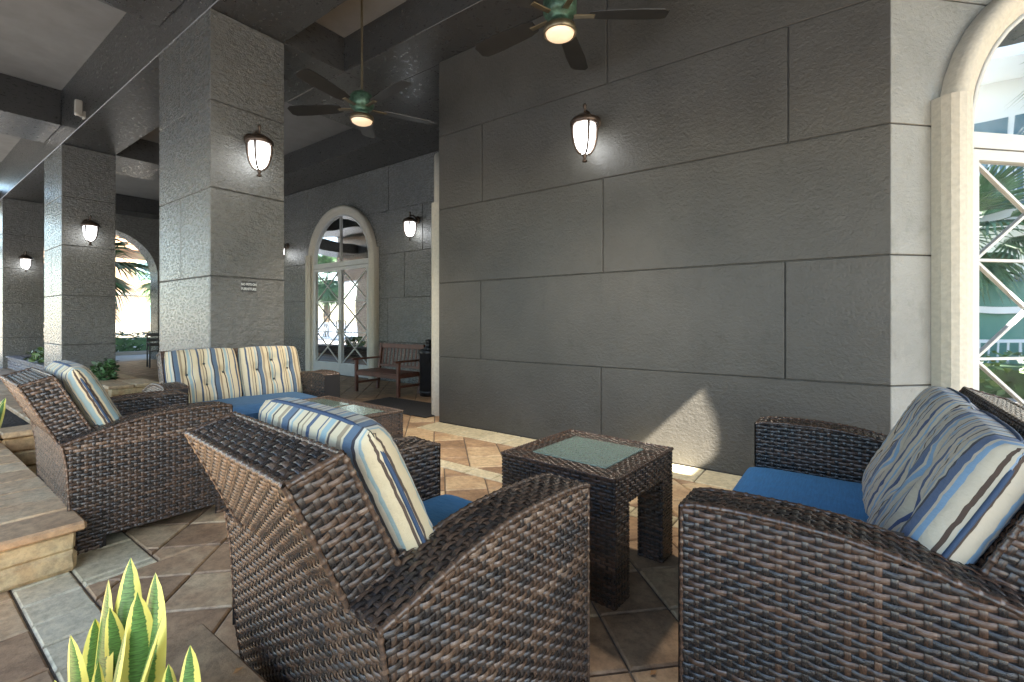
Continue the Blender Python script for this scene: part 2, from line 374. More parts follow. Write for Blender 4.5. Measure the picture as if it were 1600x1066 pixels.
for i, (sc_, poly, m) in enumerate(PV):
    if i < 298 and sc_ > 0:
        b = MB(); pav_shape(b, poly); b.build('paver', M[m], floor)
    elif sc_ > 0 or True:
        pav_shape(rest.setdefault(m, MB()), poly)
for m, b in rest.items(): tag(b.build('paver_field', M[m], floor), kind='stuff')

# ------------------------------------------------------------------ walls
def frame_matrix(p0, ang): return Matrix.Translation((p0[0], p0[1], 0)) @ Matrix.Rotation(ang, 4, 'Z')
def block_wall(name, label, p0, ang, length, joints, m, core=.3, z_top=BZ, phase=None):
    """wall running along local +x with its face at local y=0 looking towards local -y; joints[row] lists the upright joints"""
    t = thing(name, label, 'wall', (p0[0], p0[1], 0), ang)
    MB().box(0, length, .012, core, -.05, z_top).build('wall_core', M['joint'], t)
    for r in range(5):
        xs = [0]+sorted(x for x in joints[r] if .02 < x < length-.02)+[length]
        for a, b in zip(xs[:-1], xs[1:]):
            MB().bevbox(a+(.0055 if a > 0 else .001), b-(.0055 if b < length else .001), 0, .0205, H_ROWS[r]+.005, H_ROWS[r+1]-.005, .003).build('block', m, t)
    return t
def jn(offs, length): return [[o+2.9*k for k in range(-8, 9) if 0 < o+2.9*k < length] for o in offs]
u0 = -3.93
block_wall('wall', 'long dark grey scored stucco wall behind the side table, between the cream trim and the arched window', (u0, 3.95), 0, 4.14,
           jn([-1.86-u0, -.395-u0, -1.84-u0, -.375-u0, -1.80-u0], 4.14), M['wall'])
block_wall('wall', 'angled stucco wall, daylight painted into its grey, round the arched window on the right', (.21, 3.95), R_(45), 3.12, jn([9, 9, 9, 9, 9], .1), M['bay_lit'])
block_wall('wall', 'angled stucco wall seen edge on beyond the cream trim', (u0-2.9*.70711, 3.95+2.9*.70711), R_(-45), 2.9, jn([9]*5, .1), M['wall'], .25)
block_wall('wall', 'far textured grey wall with the arched double door and the wooden bench', (-17.05, 6.0), 0, 11.6,
           [[x for x in (17.05-k for k in (14.63, 11.73, 5.95))], [17.05-k for k in (16.08, 13.18, 10.26, 7.38)], [17.05-k for k in (14.63, 11.73, 6.9)], [17.05-k for k in (16.08, 13.18, 10.26, 6.4)], [17.05-k for k in (14.63, 10.24, 7.36)]], M['column'])
block_wall('wall', 'rest of the building wall beyond the angled window wall', (2.416, 6.156), 0, 4.0, jn([1.4, 2.8, 1.4, 2.8, 1.4], 4), M['bay_lit'])
# columns
def column(u0, u1, label):
    t = thing('column', label, 'column', ((u0+u1)/2, (V1+V2)/2, 0), 0, 'square columns along the arcade')
    a = (u1-u0)/2; b = (V2-V1)/2
    MB().box(-a+.012, a-.012, -b+.012, b-.012, -.05, BZ).build('column_core', M['joint'], t)
    for r in range(5):
        z0, z1 = H_ROWS[r]+.006, H_ROWS[r+1]-.006
        for s in (1, -1):
            MB().bevbox(*sorted((s*(a-.0205), s*a)), -b, b, z0, z1, .004).build('block', M['column'], t)
        for s in (-1, 1):
            xs = [-a+.021, a-.021] if r in (0, 1, 3) else [-a+.021, -.05, a-.021]
            for x0, x1 in zip(xs[:-1], xs[1:]):
                MB().bevbox(x0+.003, x1-(.01 if x1 < a-.03 else .0), *sorted((s*(b-.0205), s*b)), z0, z1, .004).build('block', M['column'], t)
    return t
column(*COLS[0], 'big square grey stucco column with the small no pets sign, nearest the camera')
column(*COLS[1], 'square grey stucco column with a lit wall lamp, beside the far arch')
column(*COLS[2], 'farthest square grey column at the left edge behind the brick planter')
# end wall with its arched opening (local x runs along world v)
def arch_wall(x, x2, v0, v1, vc, r, spring, z1, name, label):
    t = thing(name, label, 'wall', (x, 0, 0))
    b = MB(); n = 24; th = x2-x
    outline = [(v0, -.05), (v0, z1), (v1, z1), (v1, -.05), (vc+r, -.05), (vc+r, spring)]+[(vc+r*math.cos(math.pi*k/n), spring+r*math.sin(math.pi*k/n)) for k in range(1, n)]+[(vc-r, spring), (vc-r, -.05)]
    def face(xx, flip):
        top = [(vc+r*math.cos(math.pi*k/n), spring+r*math.sin(math.pi*k/n)) for k in range(n+1)]
        for p, q in zip(top[:-1], top[1:]):
            qd = [(xx, p[0], p[1]), (xx, p[0], z1), (xx, q[0], z1), (xx, q[0], q[1])]; b.add(qd, [(0, 1, 2, 3) if flip else (3, 2, 1, 0)])
        for a, c in ((v0, vc-r), (vc+r, v1)):
            qd = [(xx, a, -.05), (xx, c, -.05), (xx, c, z1), (xx, a, z1)]; b.add(qd, [(0, 1, 2, 3) if flip else (3, 2, 1, 0)])
    face(th, True); face(0, False)
    path = [(vc-r, -.05), (vc-r, spring)]+[(vc-r*math.cos(math.pi*k/n), spring+r*math.sin(math.pi*k/n)) for k in range(1, n)]+[(vc+r, spring), (vc+r, -.05)]
    for p, q in zip(path[:-1], path[1:]): b.add([(0, *p), (0, *q), (th, *q), (th, *p)], [(0, 1, 2, 3)])
    b.build('arched_opening_wall', M['column'], t); return t
arch_wall(-17.7, -17.06, V2+.003, 5.997, 3.85, 1.31, 2.5, BZ, 'wall', 'end wall of the arcade pierced by a tall open arch')

# ------------------------------------------------------------------ ceiling and beams
ceil = MB().box(-18.4, 6, V2+.01, 6.4, CZ, CZ+.15).build('ceiling', M['ceiling']); tag(ceil, kind='structure')
SUNW = (2.2, 3.8, 2.0, 3.1)   # made-up slot in the unseen roof, placed to let a sliver of sun through
MB().box(-20, 1.9, -1.6, V1-.002, OZ, OZ+.15).build('outer_ceiling', M['ceiling'], ceil)
def beam(u0, u1, v0, v1, z0, z1): MB().bevbox(u0, u1, v0, v1, z0, z1, .006).build('beam', M['beam'], ceil)
ceil.data = MB().box(-18.4, 1.6, V2+.01, 6.4, CZ, CZ+.15).mesh('ceiling'); ceil.data.materials.append(M['ceiling'])
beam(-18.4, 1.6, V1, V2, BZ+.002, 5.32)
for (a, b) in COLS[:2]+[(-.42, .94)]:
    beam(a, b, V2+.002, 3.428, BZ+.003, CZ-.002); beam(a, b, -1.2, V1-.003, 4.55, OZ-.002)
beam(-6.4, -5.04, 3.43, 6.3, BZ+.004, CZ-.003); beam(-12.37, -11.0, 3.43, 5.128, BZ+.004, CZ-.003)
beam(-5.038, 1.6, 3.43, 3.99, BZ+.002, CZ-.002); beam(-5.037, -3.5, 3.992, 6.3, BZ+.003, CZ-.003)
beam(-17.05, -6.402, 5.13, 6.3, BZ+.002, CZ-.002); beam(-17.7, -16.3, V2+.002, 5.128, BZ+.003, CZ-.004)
beam(-20, 6, -1.62, -1.2, 3.0, 5.3); beam(1.604, 1.75, -1.19, 6.3, BZ+.034, OZ-.002)  # unseen edge beam hung low against the sun; fascia added against a sun leak
MB().box(.9, 1.598, 3.992, 6.3, BZ+.003, CZ).build('unseen_roof_panel', M['beam'], ceil)
MB().box(-3.49, .898, 3.992, 6.3, BZ+.003, CZ).build('unseen_roof_panel', M['beam'], ceil)
# unseen roof added to block sun, its slot cut to shape the sun patch
bm = bmesh.new()
def loop(pts):
    vs = [bm.verts.new((x, y, 0)) for x, y in pts]; return [bm.edges.new((vs[i], vs[(i+1) % len(vs)])) for i in range(len(vs))]
hole = [(2.6, 1.574), (2.592, 1.81), (2.689, 1.764), (2.763, 1.734), (2.87, 1.69), (2.962, 1.645), (3.033, 1.609), (3.101, 1.571), (3.162, 1.532), (3.218, 1.495), (3.239, 1.461), (3.214, 1.44), (3.208, 1.201), (2.848, 1.201), (2.598, 1.231), (2.598, 1.431)]
es = loop([(1.606, -1.2), (5.6, -1.2), (5.6, 2.75), (3.7, 2.75), (3.7, 6.3), (1.606, 6.3)])+loop(hole)
bmesh.ops.triangle_fill(bm, edges=es, use_beauty=True)
ext = bmesh.ops.extrude_face_region(bm, geom=bm.faces[:])
bmesh.ops.translate(bm, verts=[e for e in ext['geom'] if isinstance(e, bmesh.types.BMVert)], vec=(0, 0, .03))
bmesh.ops.recalc_face_normals(bm, faces=bm.faces[:])
me = bpy.data.meshes.new('unseen_roof_panel'); bm.to_mesh(me); bm.free(); rp = obj('unseen_roof_panel', me, M['beam'], ceil); rp.location = (0, 0, BZ)
MB().box(-20, -18.42, -1.6, 6.3, BZ, CZ).build('unseen_roof_panel', M['beam'], ceil)
# outer row of columns, behind the camera and outside the frame
for a in (-6.4, -12.37, -18.4, 1.2):
    t = thing('column', 'outer square grey column along the open edge of the arcade', 'column', (a+.5, -1.41, 0), 0, 'outer columns along the open edge')
    MB().bevbox(-.5, .5, -.2, .2, -.05, 2.998, .006).build('column_core', M['column'], t)

# ------------------------------------------------------------------ arched doors
def arch_path(half, spring, z0, n=20):
    return [(-half, z0), (-half, spring)]+[(-half*math.cos(math.pi*k/n), spring+half*math.sin(math.pi*k/n)) for k in range(1, n)]+[(half, spring), (half, z0)]
def sweep_arch(b, half, spring, z0, prof, n=20):
    """prof: (offset outwards from the opening edge, height towards -y); swept round the opening"""
    path = arch_path(half, spring, z0, n); m = len(prof); vs = []
    for i, (x, z) in enumerate(path):
        if z <= spring+1e-6: d = Vector((-1 if x < 0 else 1, 0))
        else: d = Vector((x, z-spring)).normalized()
        for (o, h) in prof: vs.append((x+d.x*o, -h, z+d.y*o))
    fs = [(i*m+k, (i+1)*m+k, (i+1)*m+k+1, i*m+k+1) for i in range(len(path)-1) for k in range(m-1)]
    b.add(vs, fs, True)
def arched_door(label, loc, ang, half=1.03, spring=2.45, handles=True):
    t = thing('arched_door', label, 'door', loc, ang, None)
    b = MB(); prof = [(-.02, 0), (-.02, .05), (0, .065), (.03, .065), (.045, .08), (.07, .105), (.12, .115), (.155, .1), (.172, .07), (.175, 0)]
    sweep_arch(b, half, spring, 0, prof); b.build('arch_trim', M['cream'], t)
    for s in (-1, 1):
        b = MB(); pr_ = []
        x = s*(half+.025); w = .19
        sec = [(0, 0), (0, .105), (.02, .115), (.05, .12), (.065, .138), (.10, .146), (.145, .138), (.175, .11), (.19, .06), (.192, 0)]
        vs = [(x+s*o, -h_, z) for z in (0, 2.665) for o, h_ in sec]; n = len(sec)
        b.add(vs, [(i, i+1, n+i+1, n+i) if s < 0 else (i+1, i, n+i, n+i+1) for i in range(n-1)]+[tuple(range(n, 2*n))], False)
        b.build('jamb', M['cream'], t)
    fr = half-.02
    b = MB(); sweep_arch(b, fr-.03, spring, .02, [(0, 0), (0, .055), (.03, .055), (.03, 0)]); b.build('door_frame', M['white_frame'], t)
    bar = MB().box(-fr+.03, fr-.03, -.052, -.012, 2.35, 2.455); bar.box(-.012, .012, -.045, -.012, 2.455, spring+fr-.03); bar.build('transom_bar', M['white_frame'], t)
    g_ = fr-.03; n = 20
    pts = [(-g_, 2.455), (g_, 2.455)]+[(g_*math.cos(math.pi*k/n), spring+g_*math.sin(math.pi*k/n)) for k in range(1, n)]
    b = MB(); k = len(pts); b.add([(x, -.014, z) for x, z in pts], [tuple(range(k))]); b.build('transom_pane', M['door_glass'], t)
    for s in (-1, 1):
        x0, x1 = (.004, g_) if s > 0 else (-g_, -.004); st = .05
        b = MB(); b.box(x0, x0+st, -.05, -.01, .02, 2.34).box(x1-st, x1, -.05, -.01, .02, 2.34)
        b.box(x0+st, x1-st, -.049, -.01, .02, .27).box(x0+st, x1-st, -.049, -.01, 2.27, 2.34)
        lf = b.build('door_leaf', M['white_frame'], t)
        a0, a1, z0, z1 = x0+st, x1-st, .27, 2.27
        b = MB(); b.add([(a0, -.016, z0), (a1, -.016, z0), (a1, -.016, z1), (a0, -.016, z1)], [(0, 1, 2, 3)]); b.build('pane', M['door_glass'], lf)
        for c in range(3):
            za, zb = z0+(z1-z0)*c/3, z0+(z1-z0)*(c+1)/3
            for (p, q) in (((a0, za), (a1, zb)), ((a0, zb), (a1, za))):
                d = Vector((q[0]-p[0], q[1]-p[1])); L_ = d.length; an = math.atan2(d.y, d.x); dy = .0012 if p[1] < q[1] else 0
                Mx = Matrix.Translation(((p[0]+q[0])/2, 0, (p[1]+q[1])/2)) @ Matrix.Rotation(-an, 4, 'Y')
                MB().box(-L_/2+.012, L_/2-.012, -.030-dy, -.0165, -.009, .009, Mx).build('muntin', M['white_frame'], lf)
            if c: MB().box(a0, a1, -.033, -.0168, za-.009, za+.009).build('muntin', M['white_frame'], lf)
        if handles:
            hx = .038*s; b = MB().tube([(hx, -.05, .92), (hx, -.10, .92), (hx+.0, -.10, .94), (hx, -.10, 1.16), (hx, -.10, 1.18), (hx, -.05, 1.18)], .011, 8); b.build('handle', M['sensor'], lf)
    return t
W0 = 1.56
arched_door('white framed arched glass door with cream surround at the right edge, behind the loveseat', (.21+W0*.70711, 3.95+W0*.70711, 0), R_(45))
arched_door('white arched double door with crossed glazing bars beside the wooden bench', (-8.9, 6.0, 0), 0)
arched_door('cream arched trim seen edge on at the far corner of the long grey wall', (u0-1.56*.70711+.035, 3.95+1.56*.70711+.035, 0), R_(-45))

# ------------------------------------------------------------------ wicker weaving
class Weave:
    def __init__(s): s.V = []; s.Q = []; s.T = []; s.U = []; s.n = 0; s.bv = MB()
    def _ribbon(s, P, Nn, W, off, width, keep, tone, thick):
        # P centre line (n,3), Nn normals, W across directions, off offsets, keep (n-1) bool
        n = len(P); prof = np.array([(-.5, -1.0), (-.34, .35), (.34, .35), (.5, -1.0)])
        ring = P[:, None, :]+W[:, None, :]*(prof[None, :, 0:1]*width)+Nn[:, None, :]*(off[:, None, None]+prof[None, :, 1:2]*thick)
        idx = s.n+np.arange(n*4).reshape(n, 4)
        ks = np.nonzero(keep)[0]
        if len(ks) == 0: return
        q = np.stack([idx[ks][:, :-1], idx[ks+1][:, :-1], idx[ks+1][:, 1:], idx[ks][:, 1:]], -1)
        L_ = np.concatenate([[0], np.cumsum(np.linalg.norm(np.diff(P, axis=0), axis=1))])
        uv = np.stack([np.repeat(L_[:, None]*10, 4, 1), np.repeat(prof[None, :, 0]+rng.uniform(0, 90), n, 0)], -1)
        s.V.append(ring.reshape(-1, 3)); s.Q.append(q.reshape(-1, 4)); s.U.append(uv.reshape(-1, 2)); s.T.append(np.repeat(tone[ks], 3)); s.n += n*4
    def panel(s, f, S, T, mask=None, flip=1, pr=.0185, ps=.030, amp=.0034, seg=4, stakes=True, bias=0.0):
        e = 1e-3; nrow = max(1, int(round(T/pr))); pr = T/nrow; nst = max(1, int(round(S/ps))); ps = S/nst
        if mask is None: mask = lambda a, b: np.ones_like(a, bool)
        def frame(ss, tt):
            P = f(ss, tt); ds = f(ss+e, tt)-f(ss-e, tt); dt = f(ss, tt+e)-f(ss, tt-e)
            ds /= np.linalg.norm(ds, axis=1)[:, None]+1e-12; dt /= np.linalg.norm(dt, axis=1)[:, None]+1e-12
            nn = np.cross(ds, dt)*flip; nn /= np.linalg.norm(nn, axis=1)[:, None]+1e-12
            return P, ds, dt, nn
        n = nst*seg+1; ss = np.linspace(0, S, n)
        for j in range(nrow):
            tt = np.full(n, (j+.5)*pr); P, ds, dt, nn = frame(ss, tt)
            off = amp*np.cos(np.pi*(ss/ps-.5)+np.pi*j)
            keep = mask((ss[1:]+ss[:-1])/2, tt[1:])
            base = np.clip(rng.normal(.42+bias, .13), .05, .95)
            tn = np.clip(base+rng.normal(0, .10, nst*2+4), 0, 1); tone = tn[((np.arange(n-1)+seg*(j % 2)) // (2*seg))]
            s._ribbon(P, nn, dt*(1 if flip > 0 else -1), off, pr*.84, keep, tone, .0016)
        if stakes:
            m = nrow*2+1; tt = np.linspace(0, T, m)
            for k in range(nst):
                sv = np.full(m, (k+.5)*ps); P, ds, dt, nn = frame(sv, tt)
                off = -amp*.8*np.cos(np.pi*k+np.pi*(tt/pr-.5))-.0006
                keep = mask(sv[1:], (tt[1:]+tt[:-1])/2)
                s._ribbon(P, nn, -ds*(1 if flip > 0 else -1), off, ps*.5, keep, np.clip(np.full(m-1, rng.normal(.36+bias, .12)), 0, 1), .0012)
        # solid core just under the weave
        a, b = max(2, int(S/.03)), max(2, int(T/.03)); gs, gt = np.meshgrid(np.linspace(0, S, a+1), np.linspace(0, T, b+1), indexing='ij')
        P, ds, dt, nn = frame(gs.ravel(), gt.ravel()); P = P-nn*.0065; vid = np.arange((a+1)*(b+1)).reshape(a+1, b+1); fs = []
        km = mask(((gs[1:, 1:]+gs[:-1, :-1])/2).ravel(), ((gt[1:, 1:]+gt[:-1, :-1])/2).ravel()).reshape(a, b)
        for i in range(a):
            for j in range(b):
                if km[i, j]: fs.append((vid[i, j], vid[i+1, j], vid[i+1, j+1], vid[i, j+1]))
        s.bv.add([tuple(p) for p in P], fs)
    def rim(s, pts, r=.009, wrap=.034):
        """braided edge: a strand wrapped round with short loops"""
        pts = np.asarray(pts, float); d = np.concatenate([[0], np.cumsum(np.linalg.norm(np.diff(pts, axis=0), axis=1))])
        m = max(3, int(d[-1]/(wrap/8))); t = np.linspace(0, d[-1], m); P = np.stack([np.interp(t, d, pts[:, k]) for k in range(3)], 1)
        ph = (t/wrap) % 1; rad = r*(1+np.where(ph < .25, .26, 0))
        tan = np.gradient(P, axis=0); tan /= np.linalg.norm(tan, axis=1)[:, None]
        up = np.array([0, 0, 1.]) if abs(tan[:, 2]).max() < .95 else np.array([1., .2, 0])
        a = np.cross(tan, up); a /= np.linalg.norm(a, axis=1)[:, None]; c = np.cross(a, tan); k = 8
        ang = np.arange(k)*2*np.pi/k
        ring = P[:, None]+rad[:, None, None]*(a[:, None]*np.cos(ang)[None, :, None]+c[:, None]*np.sin(ang)[None, :, None])
        idx = s.n+np.arange(m*k).reshape(m, k); i2 = np.roll(idx, -1, 1)
        q = np.stack([idx[:-1], i2[:-1], i2[1:], idx[1:]], -1).reshape(-1, 4)
        uv = np.stack([np.repeat(t[:, None]*8, k, 1), np.repeat((np.arange(k)*.12)[None], m, 0)], -1)
        tn = np.repeat(np.clip(.50+.14*(ph < .25)[:-1]+rng.normal(0, .05, m-1), 0, 1), k)
        s.V.append(ring.reshape(-1, 3)); s.Q.append(q); s.U.append(uv.reshape(-1, 2)); s.T.append(tn); s.n += m*k
    def build(s, part, parent, wm, weave_name='woven_strands'):
        p = s.bv.build(part, M['backing'], parent)
        me = quads_mesh(weave_name, np.concatenate(s.V), np.concatenate(s.Q), np.concatenate(s.T), np.concatenate(s.U))
        tag(obj(weave_name, me, wm, p), kind='stuff'); return p

D_, HA, YR, HR, HB1, HB2, YB1, YB2, WA = .709, .662, .405, .572, .907, .869, .442, .564, .155
def armtop(y): return np.interp(y, [-.434, -.341, -.274, -.2, -.118, -.026, .077, .219, .32, .355], [.568, .594, .614, .635, .653, .667, .673, .674, .667, .656])
def rearline(z): return -np.interp(z, [0, .186, .456, .572, .628, .75, .87, .95], [.372, .398, .412, .43, .458, .512, .568, .61])
def frontline(z): return np.interp(z, [.2, .45, .621, .911], [-.17, -.235, -.302, -.442])
def grid_map(fn): return lambda s, t: np.stack(np.broadcast_arrays(*fn(s, t)), -1).astype(float)

def cushion(W, H, T, m, parent, buttons=(), nx=44, nz=30, sag=.0, name='back_cushion', exp_=7, uoff=0.0, pipe='piping', arms=True):
    """boxy pillow standing in local xz, thickness along y (front = +y)"""
    xs = np.sign(np.linspace(-1, 1, nx+1))*np.abs(np.linspace(-1, 1, nx+1))**.8; zs = np.sign(np.linspace(-1, 1, nz+1))*np.abs(np.linspace(-1, 1, nz+1))**.8
    X, Z = np.meshgrid(xs, zs, indexing='ij')
    prof = ((1-np.abs(X)**exp_)*(1-np.abs(Z)**exp_)).clip(0)**.42
    corner = 1-.055*(np.abs(X)**3)*(np.abs(Z)**3)
    V = []; Q = []; U = []; n = 0
    for side in (1, -1):
        Y = side*T/2*prof*(1+.10*(1-X**2)*(1-Z**2))
        if side > 0:
            for bx, bz in buttons: Y = Y-.034*np.exp(-(((X-bx)*W/2)**2+((Z-bz)*H/2)**2)/.0016)-.012*np.exp(-(((X-bx)*W/2)**2)/.0009-(((Z-bz)*H/2)**2)/.02)
        Y = Y+rng.normal(0, .0012, Y.shape)
        P = np.stack([X*W/2*corner, Y, Z*H/2*corner], -1)
        dx = np.linalg.norm(np.diff(P, axis=0), axis=2); mid = nx//2
        ac = np.concatenate([np.zeros((1, nz+1)), np.cumsum(dx, 0)]); ac = ac-ac[mid:mid+1]; ac = np.repeat(ac[:, nz//2:nz//2+1], nz+1, 1)
        pin = np.zeros_like(X)
        if side > 0:
            for bx, bz in buttons:
                ddx = (X-bx)*W/2; pin += ddx*.16*np.exp(-(ddx**2+((Z-bz)*H/2)**2)/.008)
        U.append(np.stack([ac+pin+uoff+5, Z*H/2+5], -1).reshape(-1, 2)); V.append(P.reshape(-1, 3))
        idx = n+np.arange((nx+1)*(nz+1)).reshape(nx+1, nz+1)
        q = np.stack([idx[:-1, :-1], idx[1:, :-1], idx[1:, 1:], idx[:-1, 1:]], -1).reshape(-1, 4)
        if side > 0: q = q[:, ::-1]
        Q.append(q); n += (nx+1)*(nz+1)
    c = obj(name, quads_mesh(name, np.concatenate(V), np.concatenate(Q), None, np.concatenate(U)), M[m], parent)
    if pipe:
        k = 60; pts = []
        for i in range(k+1):
            a = 2*math.pi*i/k; cx_, cz_ = math.cos(a), math.sin(a); r_ = (abs(cx_)**8+abs(cz_)**8)**(-1/8)
            px_, pz_ = cx_*r_, cz_*r_; cn = 1-.055*abs(px_)**3*abs(pz_)**3; pts.append((px_*W/2*cn, 0, pz_*H/2*cn))
        MB().tube(pts, .006, 6, False).build('piping', M[pipe], c)
    for bx, bz in buttons:
        MB().lathe([(0, .008), (.008, .006), (.011, 0), (.008, -.004)], (0, 0, 0), 10).build('button', M['button'], c).matrix_local = Matrix.Translation((bx*W/2, T/2*1.08-.038, bz*H/2)) @ Matrix.Rotation(-math.pi/2, 4, 'X')
    return c
def seat_pad(W, y0, y1, z0, z1, m, parent):
    nx, ny = 26, 18; L_ = y1-y0
    xs = np.sign(np.linspace(-1, 1, nx+1))*np.abs(np.linspace(-1, 1, nx+1))**.7; ys = np.sign(np.linspace(-1, 1, ny+1))*np.abs(np.linspace(-1, 1, ny+1))**.7
    X, Y = np.meshgrid(xs, ys, indexing='ij'); prof = ((1-np.abs(X)**10)*(1-np.abs(Y)**10)).clip(0)**.4
    V = []; Q = []; n = 0; T = (z1-z0)
    for side in (1, -1):
        Z = (z0+z1)/2+side*T/2*prof*(1+.05*(1-X**2)*(1-Y**2))+rng.normal(0, .0007, X.shape)
        V.append(np.stack([X*W/2, (y0+y1)/2+Y*L_/2, Z], -1).reshape(-1, 3)); idx = n+np.arange((nx+1)*(ny+1)).reshape(nx+1, ny+1)
        q = np.stack([idx[:-1, :-1], idx[1:, :-1], idx[1:, 1:], idx[:-1, 1:]], -1).reshape(-1, 4)
        if side < 0: q = q[:, ::-1]
        Q.append(q); n += idx.size
    c = obj('seat_cushion', quads_mesh('seat_cushion', np.concatenate(V), np.concatenate(Q), None, None), M[m], parent)
    MB().tube([(-W/2, y1, (z0+z1)/2), (W/2, y1, (z0+z1)/2)], .005, 6).build('piping', M[m], c)
    return c

def wicker_seat(name, label, cat, loc, rz, W, wm, nback, stripe, seatm, buttons, uoffs, group=None, tilt=25):
    t = thing(name, label, cat, loc, rz, group); Wb = W-.255; wm = M[wm]
    ARC = np.linspace(-.434, .355, 60); AZ = armtop(ARC); AL = np.concatenate([[0], np.cumsum(np.hypot(np.diff(ARC), np.diff(AZ)))]); SA = AL[-1]
    foot = lambda y, z: (z > .062) | (y < -.27) | (y > .27)
    for sgn in (1, -1):
        w = Weave(); xo = sgn*W/2; xi = sgn*(W/2-WA)
        # outer face
        w.panel(grid_map(lambda s, u: (xo+0*s, s-.44, u)), .795, .69, lambda s, u: (u < armtop(s-.44)-.004) & (s-.44 > rearline(u)+.004) & foot(s-.44, u), flip=sgn)
        # arm top along its curve
        w.panel(grid_map(lambda s, u: (xi+sgn*u, np.interp(s, AL, ARC), np.interp(s, AL, AZ))), SA, WA, None, flip=-sgn, seg=4)
        # inner face and front
        w.panel(grid_map(lambda s, u: (xi+0*s, s-.40, u+.28)), .755, .41, lambda s, u: (u+.28 < armtop(s-.4)-.004), flip=-sgn, seg=3)
        w.panel(grid_map(lambda s, u: (sgn*(W/2-WA+s), .355+0*s, u)), WA, .655, None, flip=-1*sgn*-1 if False else sgn)
        top = [(0, y, z) for y, z in zip(ARC, AZ)]
        w.rim([(xo-sgn*.002, y, z-.001) for y, z in zip(ARC, AZ)]); w.rim([(xi+sgn*.002, y, z-.001) for y, z in zip(ARC, AZ)], .007)
        w.rim([(xi, .353, armtop(.355)-.002), (xo, .353, armtop(.355)-.002)], .008)
        w.rim([(xo-sgn*.002, .353, .0), (xo-sgn*.002, .353, .65)], .006); w.rim([(xo-sgn*.003, float(rearline(z)), z) for z in np.linspace(0, .57, 20)], .006)
        w.build('arm', t, wm)
    # backrest
    w = Weave(); Z1 = np.linspace(0, .869, 60); Y1 = rearline(Z1); RL = np.concatenate([[0], np.cumsum(np.hypot(np.diff(Y1), np.diff(Z1)))])
    def rearf(s, u): return s-W/2, np.interp(u, RL, Y1), np.interp(u, RL, Z1)
    w.panel(grid_map(rearf), W, RL[-1], lambda s, u: ((np.interp(u, RL, Z1) < .576) | (np.abs(s-W/2) < Wb/2)) & ((np.interp(u, RL, Z1) > .062) | (np.abs(s-W/2) > W/2-.1)), flip=1)
    for sgn in (1, -1):
        w.panel(grid_map(lambda s, u: (sgn*Wb/2+0*s, rearline(u+.29*s+.5)+s, u+.29*s+.5)), .24, .42,
                lambda s, u: ((rearline(u+.29*s+.5)+s) < frontline(u+.29*s+.5)) & (u+.29*s+.5 < .868+.3*(s)), flip=sgn)
        w.rim([(sgn*Wb/2, float(rearline(z)), z) for z in np.linspace(.56, .869, 12)], .007); w.rim([(sgn*Wb/2, float(frontline(z)), z) for z in np.linspace(.58, .905, 12)], .007)
        w.rim([(sgn*Wb/2, -YB2, HB2), (sgn*Wb/2, -YB1, HB1)], .008)
    tl = math.hypot(YB2-YB1, HB1-HB2)
    w.panel(grid_map(lambda s, u: (s-Wb/2, -YB2+(YB2-YB1)*u/tl, HB2+(HB1-HB2)*u/tl)), Wb, tl, None, flip=1)
    w.panel(grid_map(lambda s, u: (s-Wb/2, frontline(.3+u), .3+u)), Wb, .605, None, flip=-1, seg=3)
    w.rim([(-Wb/2, -YB2, HB2), (Wb/2, -YB2, HB2)], .008); w.rim([(-Wb/2, -YB1, HB1), (Wb/2, -YB1, HB1)], .007)
    w.build('backrest', t, wm)
    w = Weave(); wi = W-2*WA
    w.panel(grid_map(lambda s, u: (s-wi/2, .335+0*s, .07+u)), wi, .235, None, flip=-1 if False else 1, seg=3)
    w.bv.box(-wi/2, wi/2, -.33, .328, .07, .30); w.rim([(-wi/2, .333, .31), (wi/2, .333, .31)], .008)
    w.build('seat_base', t, wm)
    seat_pad(wi-.012, -.25, .40, .315, .465, seatm, t)
    cw = Wb/nback
    for i in range(nback):
        c = cushion(cw-.006, .565, .14, stripe, t, buttons, uoff=uoffs[i])
        th = R_(tilt); cx_ = -Wb/2+cw*(i+.5)
        c.matrix_local = Matrix.Translation((cx_, -.252, .668) if nback > 1 else (0, -.247, .698)) @ Matrix.Rotation(th, 4, 'X') @ Matrix.Rotation(R_(random.uniform(-1, 1)), 4, 'Y')
    return t
BT4 = [(0, .42), (-.5, .08), (.5, .08), (0, -.3)]
wicker_seat('wicker_armchair', 'brown wicker armchair in the centre foreground seen from behind, with cream striped back cushion', 'armchair', (-1.186, 1.079, 0), R_(-5.4), .913, 'wicker', 1, 'stripe', 'blue', (), [0.185], 'wicker armchairs')
wicker_seat('wicker_armchair', 'wicker armchair on the left backed against the stone planter', 'armchair', (-3.645, 1.01, 0), R_(-1.6), .913, 'wicker', 1, 'stripe', 'blue', (), [.02], 'wicker armchairs')
wicker_seat('wicker_loveseat', 'wicker loveseat in front of the big column with two buttoned striped back cushions', 'loveseat', (-4.585, 2.10, 0), R_(-96.2), 1.435, 'wicker', 2, 'stripe', 'blue_shaded', BT4, [0.0, .21], None, 24)
wicker_seat('wicker_loveseat', 'dark wicker loveseat on the right by the arched window with bright blue seat', 'loveseat', (-.05, 2.14, 0), R_(90), 1.485, 'wicker_dark', 2, 'stripe_blue', 'blue', [(0, .25), (-.45, -.1), (.45, -.1)], [.05, .19], None, 27)

